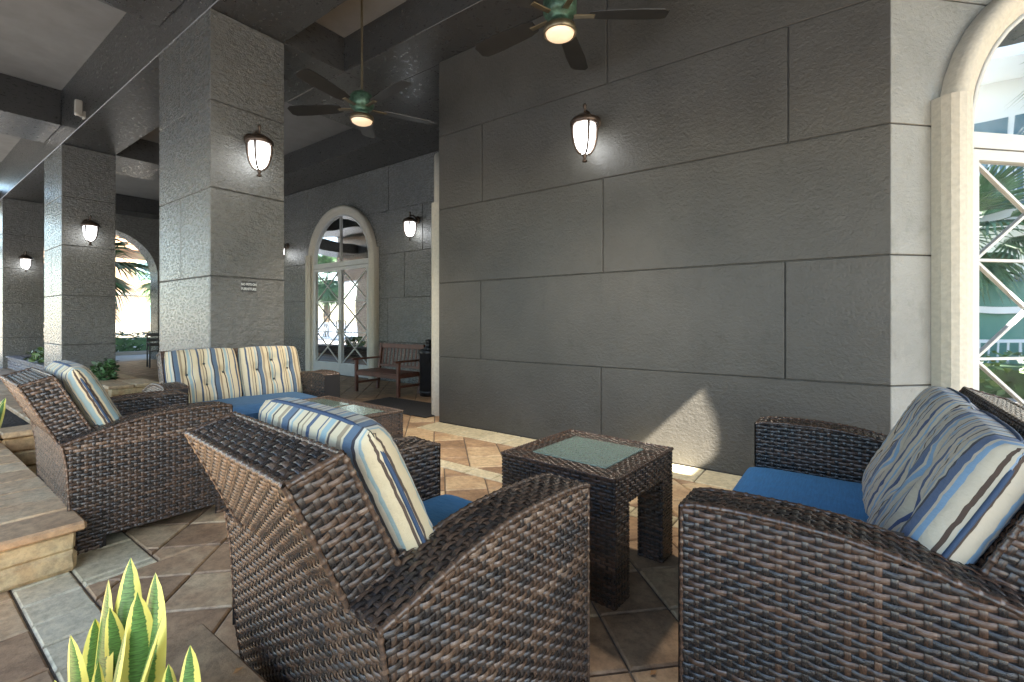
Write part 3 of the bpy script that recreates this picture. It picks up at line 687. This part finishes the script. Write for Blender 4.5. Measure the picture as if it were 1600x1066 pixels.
def wicker_table(name, label, loc, rz, L_, Wd, Hh, leg, panes, wm, top_m='table_glass', bord=.11, apron=.13):
    t = thing(name, label, 'table', loc, rz); wm = M[wm]; pr, ps = .0155, .026
    w = Weave(); a, b = L_/2, Wd/2
    def flat(x0, x1, y0, y1, along_x):
        if along_x: w.panel(grid_map(lambda s, u: (x0+s, y0+u, Hh+0*s)), x1-x0, y1-y0, None, 1, pr, ps, .002)
        else: w.panel(grid_map(lambda s, u: (x1-u, y0+s, Hh+0*s)), y1-y0, x1-x0, None, 1, pr, ps, .002)
    flat(-a, a, -b, -b+bord, True); flat(-a, a, b-bord, b, True)
    xs = [-a]+[p for p in panes]+[a]
    k = len(panes)//2
    edges = [(-a, panes[0])]+[(panes[2*i+1], panes[2*i+2]) for i in range(k-1)]+[(panes[-1], a)]
    for x0, x1 in edges: flat(x0, x1, -b+bord, b-bord, False)
    for (p, q, fl) in (((-a, -b), (a, -b), 1), ((a, -b), (a, b), 1), ((a, b), (-a, b), 1), ((-a, b), (-a, -b), 1)):
        p, q = np.array(p), np.array(q); d = (q-p)/np.linalg.norm(q-p)
        w.panel(grid_map(lambda s, u: (p[0]+d[0]*s, p[1]+d[1]*s, Hh-apron+u)), np.linalg.norm(q-p), apron, None, 1, pr, ps, .002)
        w.rim([(*p, Hh), (*q, Hh)], .006, .022)
    w.bv.box(-a+.02, a-.02, -b+.02, b-.02, Hh-apron, Hh-apron+.02)
    tp = w.build('table_top', t, wm)
    for sx in (-1, 1):
        for sy in (-1, 1):
            w = Weave(); x0, x1 = sorted((sx*a, sx*(a-leg))); y0, y1 = sorted((sy*b, sy*(b-leg)))
            cs = [(x0, y0), (x1, y0), (x1, y1), (x0, y1)]
            for i in range(4):
                p, q = np.array(cs[i]), np.array(cs[(i+1) % 4]); d = (q-p)/leg
                w.panel(grid_map(lambda s, u: (p[0]+d[0]*s, p[1]+d[1]*s, u)), leg, Hh-apron-.001, None, 1, pr, ps, .002)
            w.build('leg', t, wm)
    for i in range(k):
        MB().bevbox(panes[2*i]+.002, panes[2*i+1]-.002, -b+bord+.002, b-bord-.002, Hh-.006, Hh+.003, .002).build('glass_pane', M[top_m], t)
    return t
wicker_table('side_table', 'square dark wicker side table with green glass top in front of the long wall', (-1.074, 2.136, 0), R_(-4), .62, .62, .54, .13, [-.205, .205], 'wicker_dark', 'table_glass', .11)
wicker_table('coffee_table', 'long low wicker coffee table with two glass panes before the far loveseat', (-3.54, 2.33, 0), R_(-3), 1.14, .52, .46, .11, [-.47, -.03, .03, .47], 'wicker', 'table_glass', .11, .2)

# ------------------------------------------------------------------ wall lamps, fans and small fittings
def make_sconce():
    t = thing('wall_lamp', 'x', 'wall lamp', group='acorn wall lamps')      # local -y looks away from the wall
    b = MB(); b.lathe([(0, 0), (.055, 0), (.06, .012), (.045, .022), (0, .024)], n=18)
    bp = b.build('back_plate', M['bronze'], t); bp.matrix_local = Matrix.Translation((0, 0, .10)) @ Matrix.Rotation(R_(90), 4, 'X')
    MB().tube([(0, -.02, .10), (0, -.05, .135), (0, -.09, .155), (0, -.135, .15), (0, -.15, .125)], .010, 8).build('arm', M['bronze'], t)
    c = (0, -.15, 0)
    cp = MB().lathe([(0, .125), (.02, .122), (.05, .108), (.088, .085), (.104, .066), (.106, .045), (.098, .04), (.0, .042)], c, 24).build('cap', M['bronze'], t)
    MB().lathe([(0, .20), (.008, .197), (.015, .185), (.011, .165), (.006, .15), (.010, .135), (.012, .12)], c, 12).build('finial', M['bronze'], cp)
    prof = [(.0, -.165)]+[(.080*math.sin(math.pi*.5*k/10)**.72, .035-.20*math.cos(math.pi*.5*k/10)) for k in range(1, 11)]
    MB().lathe(prof, c, 24).build('glass_globe', M['globe'], t)
    cage = MB()
    for k in range(4):
        a = math.pi*.5*k+math.pi/4
        pts = [(c[0]+r*1.18*math.cos(a), c[1]+r*1.18*math.sin(a), z*1.04) for r, z in prof[1:]]
        cage_o = MB().tube(pts, .009, 6); cage_o.build('rib', M['bronze'], t)
    MB().lathe([(.012, -.165), (.02, -.175), (.013, -.19), (.009, -.205), (.02, -.216), (.016, -.224), (0, -.226)], c, 14).build('bottom_finial', M['bronze'], t)
    return t
sc0 = make_sconce()
def put_sconce(label, loc, ang, first=[True]):
    o = sc0 if first[0] else copy_tree(sc0); first[0] = False
    o.location = loc; o.rotation_euler = (0, 0, ang); o.scale = (1.24, 1.24, 1.24); o['label'] = label; return o
put_sconce('bronze lit wall lamp alone on the long dark grey wall, right of the ceiling fan', (-1.93, 3.948, 2.89), 0)
put_sconce('bronze lit wall lamp on the big near column above the no pets sign', (-5.038, 2.325, 2.93), R_(90))
put_sconce('bronze lit wall lamp on the second column, beside the far arch', (-10.998, 2.285, 2.79), R_(90))
put_sconce('smallest lit wall lamp on the farthest column at the left edge', (-17.048, 2.33, 2.68), R_(90))
put_sconce('bronze lit wall lamp right of the arched door above the wooden bench', (-6.53, 5.998, 2.93), 0)
put_sconce('lit wall lamp left of the arched door half hidden behind the near column', (-11.12, 5.998, 2.87), 0)

FAN_W = 30
def make_fan():
    t = thing('ceiling_fan', 'x', 'ceiling fan', group='green ceiling fans with amber lights')
    MB().tube([(0, 0, .30), (0, 0, CZ-3.33)], .012, 10).build('down_rod', M['rod'], t)
    MB().lathe([(0, 0), (.055, 0), (.065, -.02), (.02, -.055), (.012, -.06)], (0, 0, CZ-3.33), 18).build('ceiling_cup', M['rod'], t)
    MB().lathe([(0, .31), (.03, .31), (.045, .29), (.10, .27), (.125, .235), (.125, .15), (.105, .12), (.07, .11), (.07, .085), (.085, .07), (.09, .045), (0, .045)], (0, 0, 0), 24).build('motor_housing', M['green_copper'], t)
    k = MB().lathe([(.085, .046), (.118, .04), (.125, .01), (.122, -.012), (.112, -.012), (.108, .006)], (0, 0, 0), 28).build('lamp_ring', M['rod'], t)
    MB().lathe([(.108, .004), (.10, -.02), (.075, -.035), (.04, -.042), (0, -.045)], (0, 0, 0), 24).build('lamp_glass', M['fan_lamp'], t)
    ld = bpy.data.lights.new('lamp_light', 'SPOT'); ld.spot_size = R_(86); ld.spot_blend = 1; ld.energy = FAN_W; ld.color = (1, .86, .69); ld.shadow_soft_size = .09
    lo = bpy.data.objects.new('lamp_light', ld); COL.objects.link(lo); lo.parent = t; lo.location = (0, 0, -.15)
    for i in range(5):
        a = 2*math.pi*i/5; Mx = Matrix.Rotation(a, 4, 'Z')
        br = MB(); br.bevbox(.10, .26, -.022, .022, .118, .128, .003, Mx)
        bro = br.build('blade_bracket', M['rod'], t)
        poly = [(.22, -.05), (.30, -.07), (.60, -.085), (.76, -.08), (.80, -.05), (.80, .05), (.76, .08), (.60, .085), (.30, .07), (.22, .05)]
        MB().prism(poly, .130, .138, Mx @ Matrix.Translation((0, 0, 0)) @ Matrix.Translation((0, 0, .134)) @ Matrix.Rotation(R_(11), 4, 'X') @ Matrix.Translation((0, 0, -.134))).build('blade', M['blade'], t)
    return t
fan = make_fan(); fan['label'] = 'green metal ceiling fan on a long rod beside the near column'; fan.location = (-4.17, 3.05, 3.30); fan.rotation_euler = (0, 0, R_(-6))
fan2 = copy_tree(fan); fan2['label'] = 'green metal ceiling fan cut by the top edge above the wall lamp'; fan2.location = (-1.76, 3.03, 3.34); fan2.rotation_euler = (0, 0, R_(35))

t = thing('notice_sign', 'small black and white no pets on furniture sign on the near column', 'sign', (-5.038, 2.305, 1.545), R_(90))
MB().bevbox(-.072, .072, -.006, 0, -.05, .05, .002).build('sign_plate', M['sign_black'], t)
for k, (txt, z, sz) in enumerate((('NO PETS ON', .009, .0265), ('FURNITURE', -.039, .0285))):
    cu = bpy.data.curves.new('lettering', 'FONT'); cu.body = txt; cu.size = sz; cu.align_x = 'CENTER'; cu.extrude = .0006; cu.offset = .0008
    to = bpy.data.objects.new('tmp', cu); COL.objects.link(to); dg = bpy.context.evaluated_depsgraph_get(); dg.update()
    me = bpy.data.meshes.new_from_object(to.evaluated_get(dg)); bpy.data.objects.remove(to)
    for v in me.vertices: v.co = Vector((v.co.x, -.0072-v.co.z, v.co.y*1.3+z))
    obj('lettering', me, M['sign_white'], t)
t = thing('motion_sensor', 'small beige security sensor on the edge of the long ceiling beam', 'sensor', (-9.5, 1.948, 4.33), 0)
MB().bevbox(-.05, .05, -.03, 0, -.05, .05, .004).build('base_plate', M['sensor'], t); MB().bevbox(-.055, .035, -.12, -.032, -.02, .21, .012).build('housing', M['sensor'], t)
MB().tube([(.05, -.03, -.02), (.08, -.07, -.05), (.07, -.1, -.02)], .02, 8).build('swivel', M['sensor'], t)

# ------------------------------------------------------------------ bench, bin, mat, far chair
def garden_bench(loc, rz, Wd=1.32):
    t = thing('garden_bench', 'dark red wooden slatted bench against the far wall beside the arched door', 'bench', loc, rz); b2 = Wd/2; m = M['wood']
    for s in (-1, 1):
        x0, x1 = sorted((s*b2, s*(b2-.06)))
        MB().bevbox(x0, x1, .24, .30, 0, .63, .006).build('leg', m, t)
        Mx = Matrix.Translation((0, -.24, 0)) @ Matrix.Rotation(R_(7), 4, 'X')
        MB().bevbox(x0, x1, -.03, .03, 0, .95, .006, Mx).build('leg', m, t)
        pts = [(s*(b2-.03), y, z) for y, z in ((-.30, .655), (-.1, .645), (.1, .655), (.3, .66), (.36, .645))]
        MB().bevbox(x0-.008, x1+.008, -.29, .37, .632, .668, .01).build('armrest', m, t)
        MB().bevbox(x0+.01, x1-.01, -.24, .245, .16, .205, .004).build('stretcher', m, t)
        MB().bevbox(x0+.01, x1-.01, -.24, .245, .34, .405, .004).build('side_rail', m, t)
    MB().bevbox(-b2+.06, b2-.06, .245, .295, .33, .405, .005).build('front_rail', m, t)
    for k in range(6):
        y = -.22+k*.087; MB().bevbox(-b2+.005 if k < 5 else -b2+.062, b2-.005 if k < 5 else b2-.062, y, y+.072, .407, .43, .005).build('seat_slat', m, t)
    Mb = Matrix.Translation((0, -.24, 0)) @ Matrix.Rotation(R_(7), 4, 'X')
    MB().bevbox(-b2+.06, b2-.06, -.02, .02, .855, .945, .006, Mb).build('top_rail', m, t); MB().bevbox(-b2+.06, b2-.06, -.018, .018, .47, .52, .005, Mb).build('lower_rail', m, t)
    for k in range(11):
        x = -b2+.11+k*(Wd-.22)/10; MB().bevbox(x-.02, x+.02, -.008, .008, .52, .855, .003, Mb).build('back_slat', m, t)
    return t
gb = garden_bench((-6.21, 5.05, 0), R_(180)); gb.scale = (.84, .84, .84)
t = thing('litter_bin', 'black cylindrical litter bin between the bench and the cream trim', 'bin', (-5.43, 5.22, 0)); t.scale = (.76, .76, .92)
MB().lathe([(0, 0), (.17, 0), (.185, .02), (.185, .70), (.2, .72), (.2, .78), (.17, .80), (0, .80)], n=24).build('body', M['black_metal'], t)
MB().lathe([(.1, .80), (.1, .83), (.06, .84), (.06, .9), (.075, .92), (.06, .96), (0, .975)], n=18).build('ash_top', M['black_metal'], t)
MB().lathe([(.19, .04), (.196, .05), (.196, .08), (.19, .09)], n=24).build('band', M['black_metal'], t)
t = tag(MB().bevbox(-5.75, -4.2, 3.99, 4.72, .003, .014, .004).build('door_mat', M['mat']), 'dark rubber mat on the pavers at the corner of the long wall', 'mat')
t = thing('patio_chair', 'small dark metal chair beside the far arch', 'chair', (-14.3, 4.38, 0), R_(-100))
for sx in (-1, 1):
    for sy in (-1, 1): MB().tube([(sx*.24, sy*.24, 0), (sx*.24, sy*.24, .88 if sy < 0 else .62)], .016, 8).build('leg', M['black_metal'], t)
    MB().tube([(sx*.24, -.24, .62), (sx*.24, .26, .62)], .018, 8).build('armrest', M['black_metal'], t)
for k in range(6): MB().bevbox(-.25, .25, -.23+k*.08, -.165+k*.08, .41, .43, .004).build('seat_slat', M['black_metal'], t)
for k in range(3): MB().bevbox(-.24, .24, -.255, -.235, .52+k*.13, .60+k*.13, .004).build('back_slat', M['black_metal'], t)

# ------------------------------------------------------------------ planters
def planter(label, x0, x1, y0, y1, Hh, m_stone='stone', m_cap='cap', faces='+x+y', capw=.30, ln=.46, courses=2, capl=.27, mj=None):
    t = thing('planter', label, 'planter', ((x0+x1)/2, (y0+y1)/2, 0)); a, b = (x1-x0)/2, (y1-y0)/2; ch = .045; cz = Hh-ch
    sw = .16
    for r in range(courses):
        z0, z1 = cz*r/courses+.002, cz*(r+1)/courses-.002; off = ln*.5*(r % 2)
        for s in (-1, 1):
            x = -a+sw+.003-off
            while x < a-sw-.003:
                p, q = max(x, -a+sw+.003), min(x+ln, a-sw-.003)
                if q-p > .04: MB().bevbox(p+.002, q-.002, *sorted((s*(b-.03)-random.uniform(0, .006)*s, s*(b-sw))), z0, z1, .014, None, .0045).build('stone', M[m_stone], t)
                x += ln
        for s in (-1, 1):
            y = -b+.03
            nseg = max(1, round((2*b-.06)/ln)); L_ = (2*b-.06)/nseg
            for k in range(nseg): MB().bevbox(*sorted((s*(a-.03)-random.uniform(0, .006)*s, s*(a-sw))), y+k*L_+.002, y+(k+1)*L_-.002, z0, z1, .014, None, .0045).build('stone', M[m_stone], t)
    nc = max(1, round(2*a/capl)); L_ = 2*a/nc
    for s in (-1, 1):
        for k in range(nc):
            MB().bevbox(-a+k*L_+.002, -a+(k+1)*L_-.002, *sorted((s*b, s*(b-capw))), cz, Hh+random.uniform(-.002, .002), .010, None, .0015).build('cap_stone', M[m_cap], t)
        inner = 2*b-2*capw
        if inner > .1:
            ns = max(1, round(inner/capl))
            for k in range(ns):
                MB().bevbox(*sorted((s*a, s*(a-capw))), -b+capw+inner*k/ns+.002, -b+capw+inner*(k+1)/ns-.002, cz, Hh+random.uniform(-.002, .002), .010, None, .0015).build('cap_stone', M[m_cap], t)
    if 2*b-2*sw > .05: 
        n = 14; bb = MB(); xs = np.linspace(-a+sw+.002, a-sw-.002, n*2); ys = np.linspace(-b+sw+.002, b-sw-.002, n)
        vs = [(x, y, Hh-.06+random.uniform(-.012, .012)) for x in xs for y in ys]
        bb.add(vs, [(i*n+j, (i+1)*n+j, (i+1)*n+j+1, i*n+j+1) for i in range(2*n-1) for j in range(n-1)], True); bb.build('soil', M['soil'], t)
    return t
planter('low stone planter with tan cap at the left edge behind the left armchair', -5.4, -2.98, -.6, .62, .235)
planter('low stone planter at the bottom edge with a snake plant in it', -1.69, 1.4, -.6, .63, .235, capl=.43)
planter('low stone planter behind the left armchair at the far left', -9.6, -5.42, -.4, 1.15, .30)
planter('grey brick planter between the two farthest columns', -16.9, -12.5, 1.98, 2.6, .31, 'brick', 'brick', courses=4, ln=.24, capl=.3, capw=.2)
planter('low terracotta planter against the second column holding a small shrub', -10.9, -8.55, 2.0, 2.62, .25)

# ------------------------------------------------------------------ plants
def snake_leaf(base, ang, Hh, wd, lean, twist=0, curl=.25):
    n = 14; V = []; U = []; c, s = math.cos(ang), math.sin(ang)
    for i in range(n+1):
        f = i/n; w = wd*.80*(.74+.34*math.sin(math.pi*f**.8))*(1-f**8)**.9; z = Hh*f; ln = lean*f**1.6
        tw = twist*f
        for j, x in enumerate((-1, -.5, 0, .5, 1)):
            dx = x*w*math.cos(tw); dy = x*w*math.sin(tw)+curl*w*(x*x)
            px, py = dx, dy+ln
            V.append((base[0]+c*px-s*py, base[1]+s*px+c*py, base[2]+z)); U.append((.5+x*.5, f*3))
    Q = [(i*5+j, i*5+j+1, (i+1)*5+j+1, (i+1)*5+j) for i in range(n) for j in range(4)]
    return quads_mesh('leaf', V, Q, None, U)
def snake_plant(label, loc, leaves):
    t = thing('snake_plant', label, 'plant', loc, 0, None)
    for a in leaves: obj('leaf', snake_leaf(*a), M['snake'], t)
    return t
# (base, facing, height, half width, lean, twist, curl)
def P_(x, d, z0=.18):   # a spot at camera depth d and sideways offset x*d
    p = FW*d+RT*(x*d); return (p.x, p.y, z0)
b0 = P_(-.88, 1.02)
snake_plant('yellow edged snake plant in the foreground planter at the bottom left', b0, [
    ((-.015, .03, 0), R_(36), .465, .042, .04, .3, .3), ((.055, .055, 0), R_(60), .43, .042, -.02, .1, .3), ((-.055, .0, 0), R_(20), .42, .042, .03, -.2, .25),
    ((.07, .01, 0), R_(-40), .40, .038, .09, .3, .35), ((.07, .05, 0), R_(10), .455, .046, .03, .35, .3), ((-.09, .01, 0), R_(80), .33, .034, .0, .3, .3),
    ((-.02, -.03, 0), R_(30), .355, .034, -.02, .0, .3), ((.03, -.05, 0), R_(10), .30, .034, -.03, .5, .3), ((.10, -.03, 0), R_(100), .34, .03, -.01, .4, .3), ((.0, .08, 0), R_(15), .41, .034, .02, -.3, .3), ((-.05, .05, 0), R_(50), .38, .03, -.05, .3, .3), ((.05, -.02, 0), R_(-15), .36, .032, .05, .2, .3)])
b1 = P_(-.705, .98)
snake_plant('short snake plant tips in the foreground planter right of the tall one', b1, [((0, 0, 0), R_(30), .325, .03, .02, .5, .35), ((-.075, .0, 0), R_(70), .285, .024, -.03, .2, .4), ((.0, -.06, 0), R_(-20), .22, .03, .05, .2, .3)])
snake_plant('snake plant in the far left planter behind the left armchair', (-5.95, .55, .24), [((.12*math.cos(a*1.3), .10*math.sin(a*2.1), 0), R_(57*a), .24+.09*math.sin(a*3.1), .035, .11, .2, .3) for a in range(9)])
snake_plant('snake plant at the left edge in the low stone planter', (-3.52, .10, .19), [((.05*math.cos(a*1.7), .05*math.sin(a*2.3), 0), R_(71*a), .22+.05*math.sin(a*2.7), .03, .10, .2, .3) for a in range(6)])

def leaf_cloud(n, size, sampler, name='foliage'):
    C = sampler(n); a = rng.uniform(0, 2*np.pi, n); d = np.stack([np.cos(a), np.sin(a), rng.uniform(-.5, .8, n)], 1); d /= np.linalg.norm(d, axis=1)[:, None]
    e = np.cross(d, rng.normal(0, 1, (n, 3))); e /= np.linalg.norm(e, axis=1)[:, None]; s = size*rng.uniform(.6, 1.3, n)[:, None]
    V = np.stack([C, C+d*s*.55+e*s*.32, C+d*s*1.2, C+d*s*.55-e*s*.32], 1).reshape(-1, 3)
    return quads_mesh(name, V, np.arange(4*n).reshape(n, 4), smooth=False)
def ell(cx, cy, cz, rx, ry, rz):
    def f(n):
        p = rng.normal(0, 1, (n, 3)); p /= np.linalg.norm(p, axis=1)[:, None]; r = rng.uniform(.45, 1.05, n)[:, None]**.6
        lump = 1+.22*np.sin(p[:, 0:1]*6+2)*np.cos(p[:, 1:2]*5+p[:, 2:3]*4)
        return p*r*lump*np.array([rx, ry, rz])+np.array([cx, cy, cz])
    return f
def shrub(name, label, loc, r, h_, n, size, m):
    t = thing(name, label, 'plant', loc)
    b = MB()
    for k in range(7):
        a = k*.9; b.tube([(0, 0, -.02), (r*.5*math.cos(a), r*.5*math.sin(a), h_*.5), (r*.8*math.cos(a), r*.8*math.sin(a), h_*.85)], [.008, .006, .003], 5)
    b.build('stem', M['trunk'], t); obj('foliage', leaf_cloud(n, size, ell(0, 0, h_*.55, r, r, h_*.55)), M[m], t); return t
shrub('shrub', 'small light green shrub in the grey brick planter at the far left', (-13.6, 2.3, .28), .34, .32, 500, .09, 'leaf_light')
shrub('shrub', 'small dark green shrub beside the foot of the second column', (-9.55, 2.2, .2), .14, .33, 360, .07, 'leaf')

# a few dry leaves
for i, (x, y, z, a) in enumerate(((-1.48, .5, .2375, 20), (-1.36, .58, .2375, 80), (-2.3, .62, .002, 140), (-2.05, .30, .002, 10), (-.55, 1.55, .002, 60))):
    lf = quads_mesh('dry_leaf', [(0, 0, 0), (.012, .009, .004), (.03, 0, .002), (.012, -.009, .003)], [(0, 3, 2, 1)], smooth=False)
    o = tag(obj('dry_leaf', lf, M['dry']), ['dry curled leaf on the foreground planter cap, nearest its corner', 'dry curled leaf on the foreground planter cap, close to the armchair', 'dry leaf on the pavers in front of the left planter', 'dry leaf on the cream border pavers', 'dry leaf on the pavers by the side table'][i], 'leaf')
    o.location = (x, y, z); o.rotation_euler = (R_(6), R_(-8), R_(a))

# ------------------------------------------------------------------ gardens and buildings outside
def fan_frond_mesh(L_=1.5, spread=2.5, nl=26):
    """palmetto leaf: a stalk and a fan of pointed, folded leaflets; grows along local +x"""
    b = MB(); b.tube([(0, 0, 0), (L_*.3, 0, .06*L_), (L_*.55, 0, .02*L_)], [.018, .014, .01], 5)
    hub = Vector((L_*.5, 0, .03*L_))
    for k in range(nl):
        a = -spread/2+spread*k/(nl-1); l = L_*(.62+.18*math.cos(a))*random.uniform(.9, 1.08); d = Vector((math.cos(a), math.sin(a), 0)); s_ = Vector((-d.y, d.x, 0)); dr = -.28*L_*random.uniform(.6, 1.3)
        w = l*spread/nl*.42
        p0 = hub; p1 = hub+d*l*.45; p2 = hub+d*l*.8+Vector((0, 0, dr*.35)); p3 = hub+d*l*1.06+Vector((0, 0, dr))
        z = Vector((0, 0, .02)); b.add([p0, p1+s_*w+z, p1-z, p1-s_*w+z, p2+s_*w*.5, p2-s_*w*.5, p3], [(0, 2, 1), (0, 3, 2), (1, 2, 4), (2, 3, 5), (2, 5, 4), (4, 5, 6)])
    return b.mesh('frond')
FR = [fan_frond_mesh() for _ in range(3)]
def palm(label, loc, Hh, n=26, scale=1.0, grp='palm trees in the garden'):
    t = thing('palm_tree', label, 'palm tree', loc, 0, grp)
    k = 14; pts = [(.12*math.sin(i*.4), .1*math.cos(i*.33)-.1, Hh*i/k) for i in range(k+1)]
    MB().tube(pts, [.17*(1-.25*i/k)+.012*(i % 2) for i in range(k+1)], 10).build('trunk', M['trunk'], t)
    for i in range(n):
        f = i/n; az = i*2.399; el = R_(72-150*f**.9); o = obj('frond', FR[i % 3], M['palm'], t)
        o.matrix_local = Matrix.Translation((pts[-1][0], pts[-1][1], Hh)) @ Matrix.Rotation(az, 4, 'Z') @ Matrix.Rotation(-el, 4, 'Y') @ Matrix.Scale(scale*random.uniform(.85, 1.1), 4)
    return t
def hedge(label, x0, x1, y0, y1, z0, z1, n, size, m='leaf', flowers=0):
    t = thing('hedge', label, 'hedge', ((x0+x1)/2, (y0+y1)/2, 0)); a, b = (x1-x0)/2, (y1-y0)/2
    MB().bevbox(-a+.12, a-.12, -b+.12, b-.12, -.06, z1-.15, .05).build('branches', M['leaf'], t)
    def smp(k):
        p = rng.uniform(-1, 1, (k, 3)); ax = rng.integers(0, 3, k); sg = np.sign(p[np.arange(k), ax]); p[np.arange(k), ax] = sg*rng.uniform(.82, 1, k)
        return np.stack([p[:, 0]*a, p[:, 1]*b, z0+(p[:, 2]*.5+.5)*(z1-z0)+.06*np.sin(p[:, 0]*a*3)], 1)
    tag(obj('foliage', leaf_cloud(n, size, smp), M[m], t), kind='stuff')
    if flowers: tag(obj('flowers', leaf_cloud(flowers, size*.9, smp), M['flower'], t), kind='stuff')
    return t
def railing(t, x0, y0, x1, y1, z0, hh, step=.14, m='white', name='railing'):
    b = MB(); d = Vector((x1-x0, y1-y0, 0)); L_ = d.length; d /= L_; an = math.atan2(d.y, d.x); Mx = Matrix.Translation((x0, y0, z0)) @ Matrix.Rotation(an, 4, 'Z')
    b.box(0, L_, -.03, .03, hh-.06, hh, Mx); b.box(0, L_, -.025, .025, .08, .13, Mx)
    k = int(L_/step)
    for i in range(k): b.box((i+.5)*step-.014, (i+.5)*step+.014, -.014, .014, .13, hh-.06, Mx)
    for i in range(int(L_/1.8)+1): b.box(min(i*1.8, L_-.07), min(i*1.8, L_-.07)+.07, -.036, .036, 0, hh+.02, Mx)
    return b.build(name, M[m], t)
def block_building(name, label, x0, x1, y0, y1, Hh, m, floors, faces, ww=1.5, wh=1.6, gap=1.6, roof=None):
    t = thing(name, label, 'building', ((x0+x1)/2, (y0+y1)/2, 0)); a, b = (x1-x0)/2, (y1-y0)/2
    MB().box(-a, a, -b, b, -.06, Hh).build('wall', M[m], t)
    for k in range(1, floors): MB().box(-a-.08, a+.08, -b-.08, b+.08, Hh*k/floors-.12, Hh*k/floors+.1).build('band', M['ivory'], t)
    if roof: MB().prism([(-a-.6, 0), (a+.6, 0), (0, roof)], -b-.6, b+.6, Matrix.Translation((0, 0, Hh)) @ Matrix.Rotation(R_(90), 4, 'X')).build('roof', M['roof'], t)
    for fc in faces:
        half, off = (b, a) if fc in '+-' else (a, b)
        n = max(1, int(2*half/(ww+gap)))
        for k in range(floors):
            z = Hh*k/floors+.9
            for i in range(n):
                c = -half+(i+.5)*2*half/n
                if fc in '+-':
                    s = 1 if fc == '+' else -1; bx = (*sorted((s*off-.02, s*off+.05)), c-ww/2, c+ww/2)
                else:
                    s = 1 if fc == 'N' else -1; bx = (c-ww/2, c+ww/2, *sorted((s*off-.02, s*off+.05)))
                wb = MB(); x_0, x_1, y_0, y_1 = bx
                w_ = wb.box(x_0, x_1, y_0, y_1, z, z+wh).build('window', M['white'], t)
                e = .1
                if fc in '+-': pb = (x_1 if s > 0 else x_0-.01, x_1+.01 if s > 0 else x_0, y_0+e, y_1-e)
                else: pb = (x_0+e, x_1-e, y_1 if s > 0 else y_0-.01, y_1+.01 if s > 0 else y_0)
                MB().box(*pb, z+e, z+wh-e).build('pane', M['win'], w_)
    return t
# seen through the far arch
hedge('low clipped hedge with white flowers beyond the far arch', -21.4, -20.2, 2.5, 9.5, .05, .72, 2600, .11, 'leaf', 900)
tag(MB().bevbox(-20.15, -19.95, 2.0, 10, -.06, .12, .02).build('kerb', M['ivory']), kind='structure')
palm('dark palm with broad fan leaves just outside the far arch', (-20.4, 3.75, -.05), 3.0, 26, 1.35, None)
palm('small sunlit palm beyond the hedge outside the far arch', (-33, 10.6, -.05), 3.6, 22, 1.0, None)
t = thing('garden_wall', 'low white garden wall beyond the hedge outside the far arch', 'wall', (-27, 8, 0)); MB().bevbox(-.15, .15, -9, 9, -.06, 1.05, .02).build('wall_body', M['ivory'], t)
block_building('hotel_tower', 'tall cream building with blue windows beyond the far arch', -78, -62, 4, 34, 38, 'ivory', 12, '+', 2.2, 1.7, 2.4)
block_building('town_house', 'peach low building with clay roof beyond the far arch', -50, -42, 6, 26, 6.2, 'peach', 2, '+', 1.2, 1.5, 2.2, 1.8)
# across the lawn on the open side (mirrored in the far door)
railing(thing('railing', 'white baluster railing along the open side of the garden', 'railing', (0, 0, 0)), -36, -5.5, -14, -5.5, -.05, 1.1, .16)
for i, (x, y, hh) in enumerate([(-23.5, -7.5, 4.6), (-27.5, -9.5, 5.4), (-31, -7.6, 4.4), (-19, -9, 5.0), (-13, -11, 5.5)]):
    palm(['palm behind the white railing, nearest the far end', 'tallest palm behind the white railing, set well back', 'palm at the far left end behind the white railing', 'palm set back behind the middle of the white railing', 'palm behind the near end of the white railing'][i], (x, y, -.06), hh, 22, 1.25)
# garden end (mirrored in the right hand arched door)
t = thing('balcony_house', 'white three storey building with railed balconies facing the arched window', 'building', (0, 0, 0))
MB().box(11.2, 19, 5.2, 22, -.06, 12.5).build('wall', M['white'], t)
for k, z in enumerate((3.2, 6.5, 9.8)):
    MB().box(9.8, 11.198, 5.2, 22, z, z+.32).build('balcony', M['white'], t); railing(t, 9.9, 5.3, 9.9, 21.9, z+.32, 1.0, .13)
for k, z in enumerate((.1, 3.6, 6.9)):
    for y in (5.7, 8.4, 11.2, 14, 17):
        w_ = MB().box(11.14, 11.199, y, y+1.7, z, z+2.2).build('window', M['white'], t); MB().box(11.12, 11.139, y+.12, y+.8, z+.1, z+2.1).box(11.12, 11.139, y+.9, y+1.58, z+.1, z+2.1).build('pane', M['win'], w_)
t = thing('fence', 'white post and rail fence with green screen beyond the arched window', 'fence', (8.6, 0, 0))
for y in range(3, 18, 2): MB().bevbox(-.06, .06, y-.06, y+.06, -.06, 2.0, .01).build('post', M['white'], t)
MB().box(-.03, .03, 3, 17, 1.35, 1.47).build('rail', M['white'], t); MB().box(.062, .08, 3, 17, .1, 1.9).build('screen', M['court'], t)
railing(t, -.35, 3, -.35, 17, -.05, .9, .14, name='picket_panel')
hedge('leafy green hedge below the white fence beyond the arched window', 6.6, 7.7, 3, 14, .0, .62, 3500, .12, 'leaf_light', 0)
palm('palm by the white balconies mirrored in the arched window', (9.0, 8.2, -.06), 5.6, 26, 1.0, None)
palm('shorter palm before the green fence mirrored in the arched window', (9.1, 5.7, -.06), 2.9, 22, .8, None)
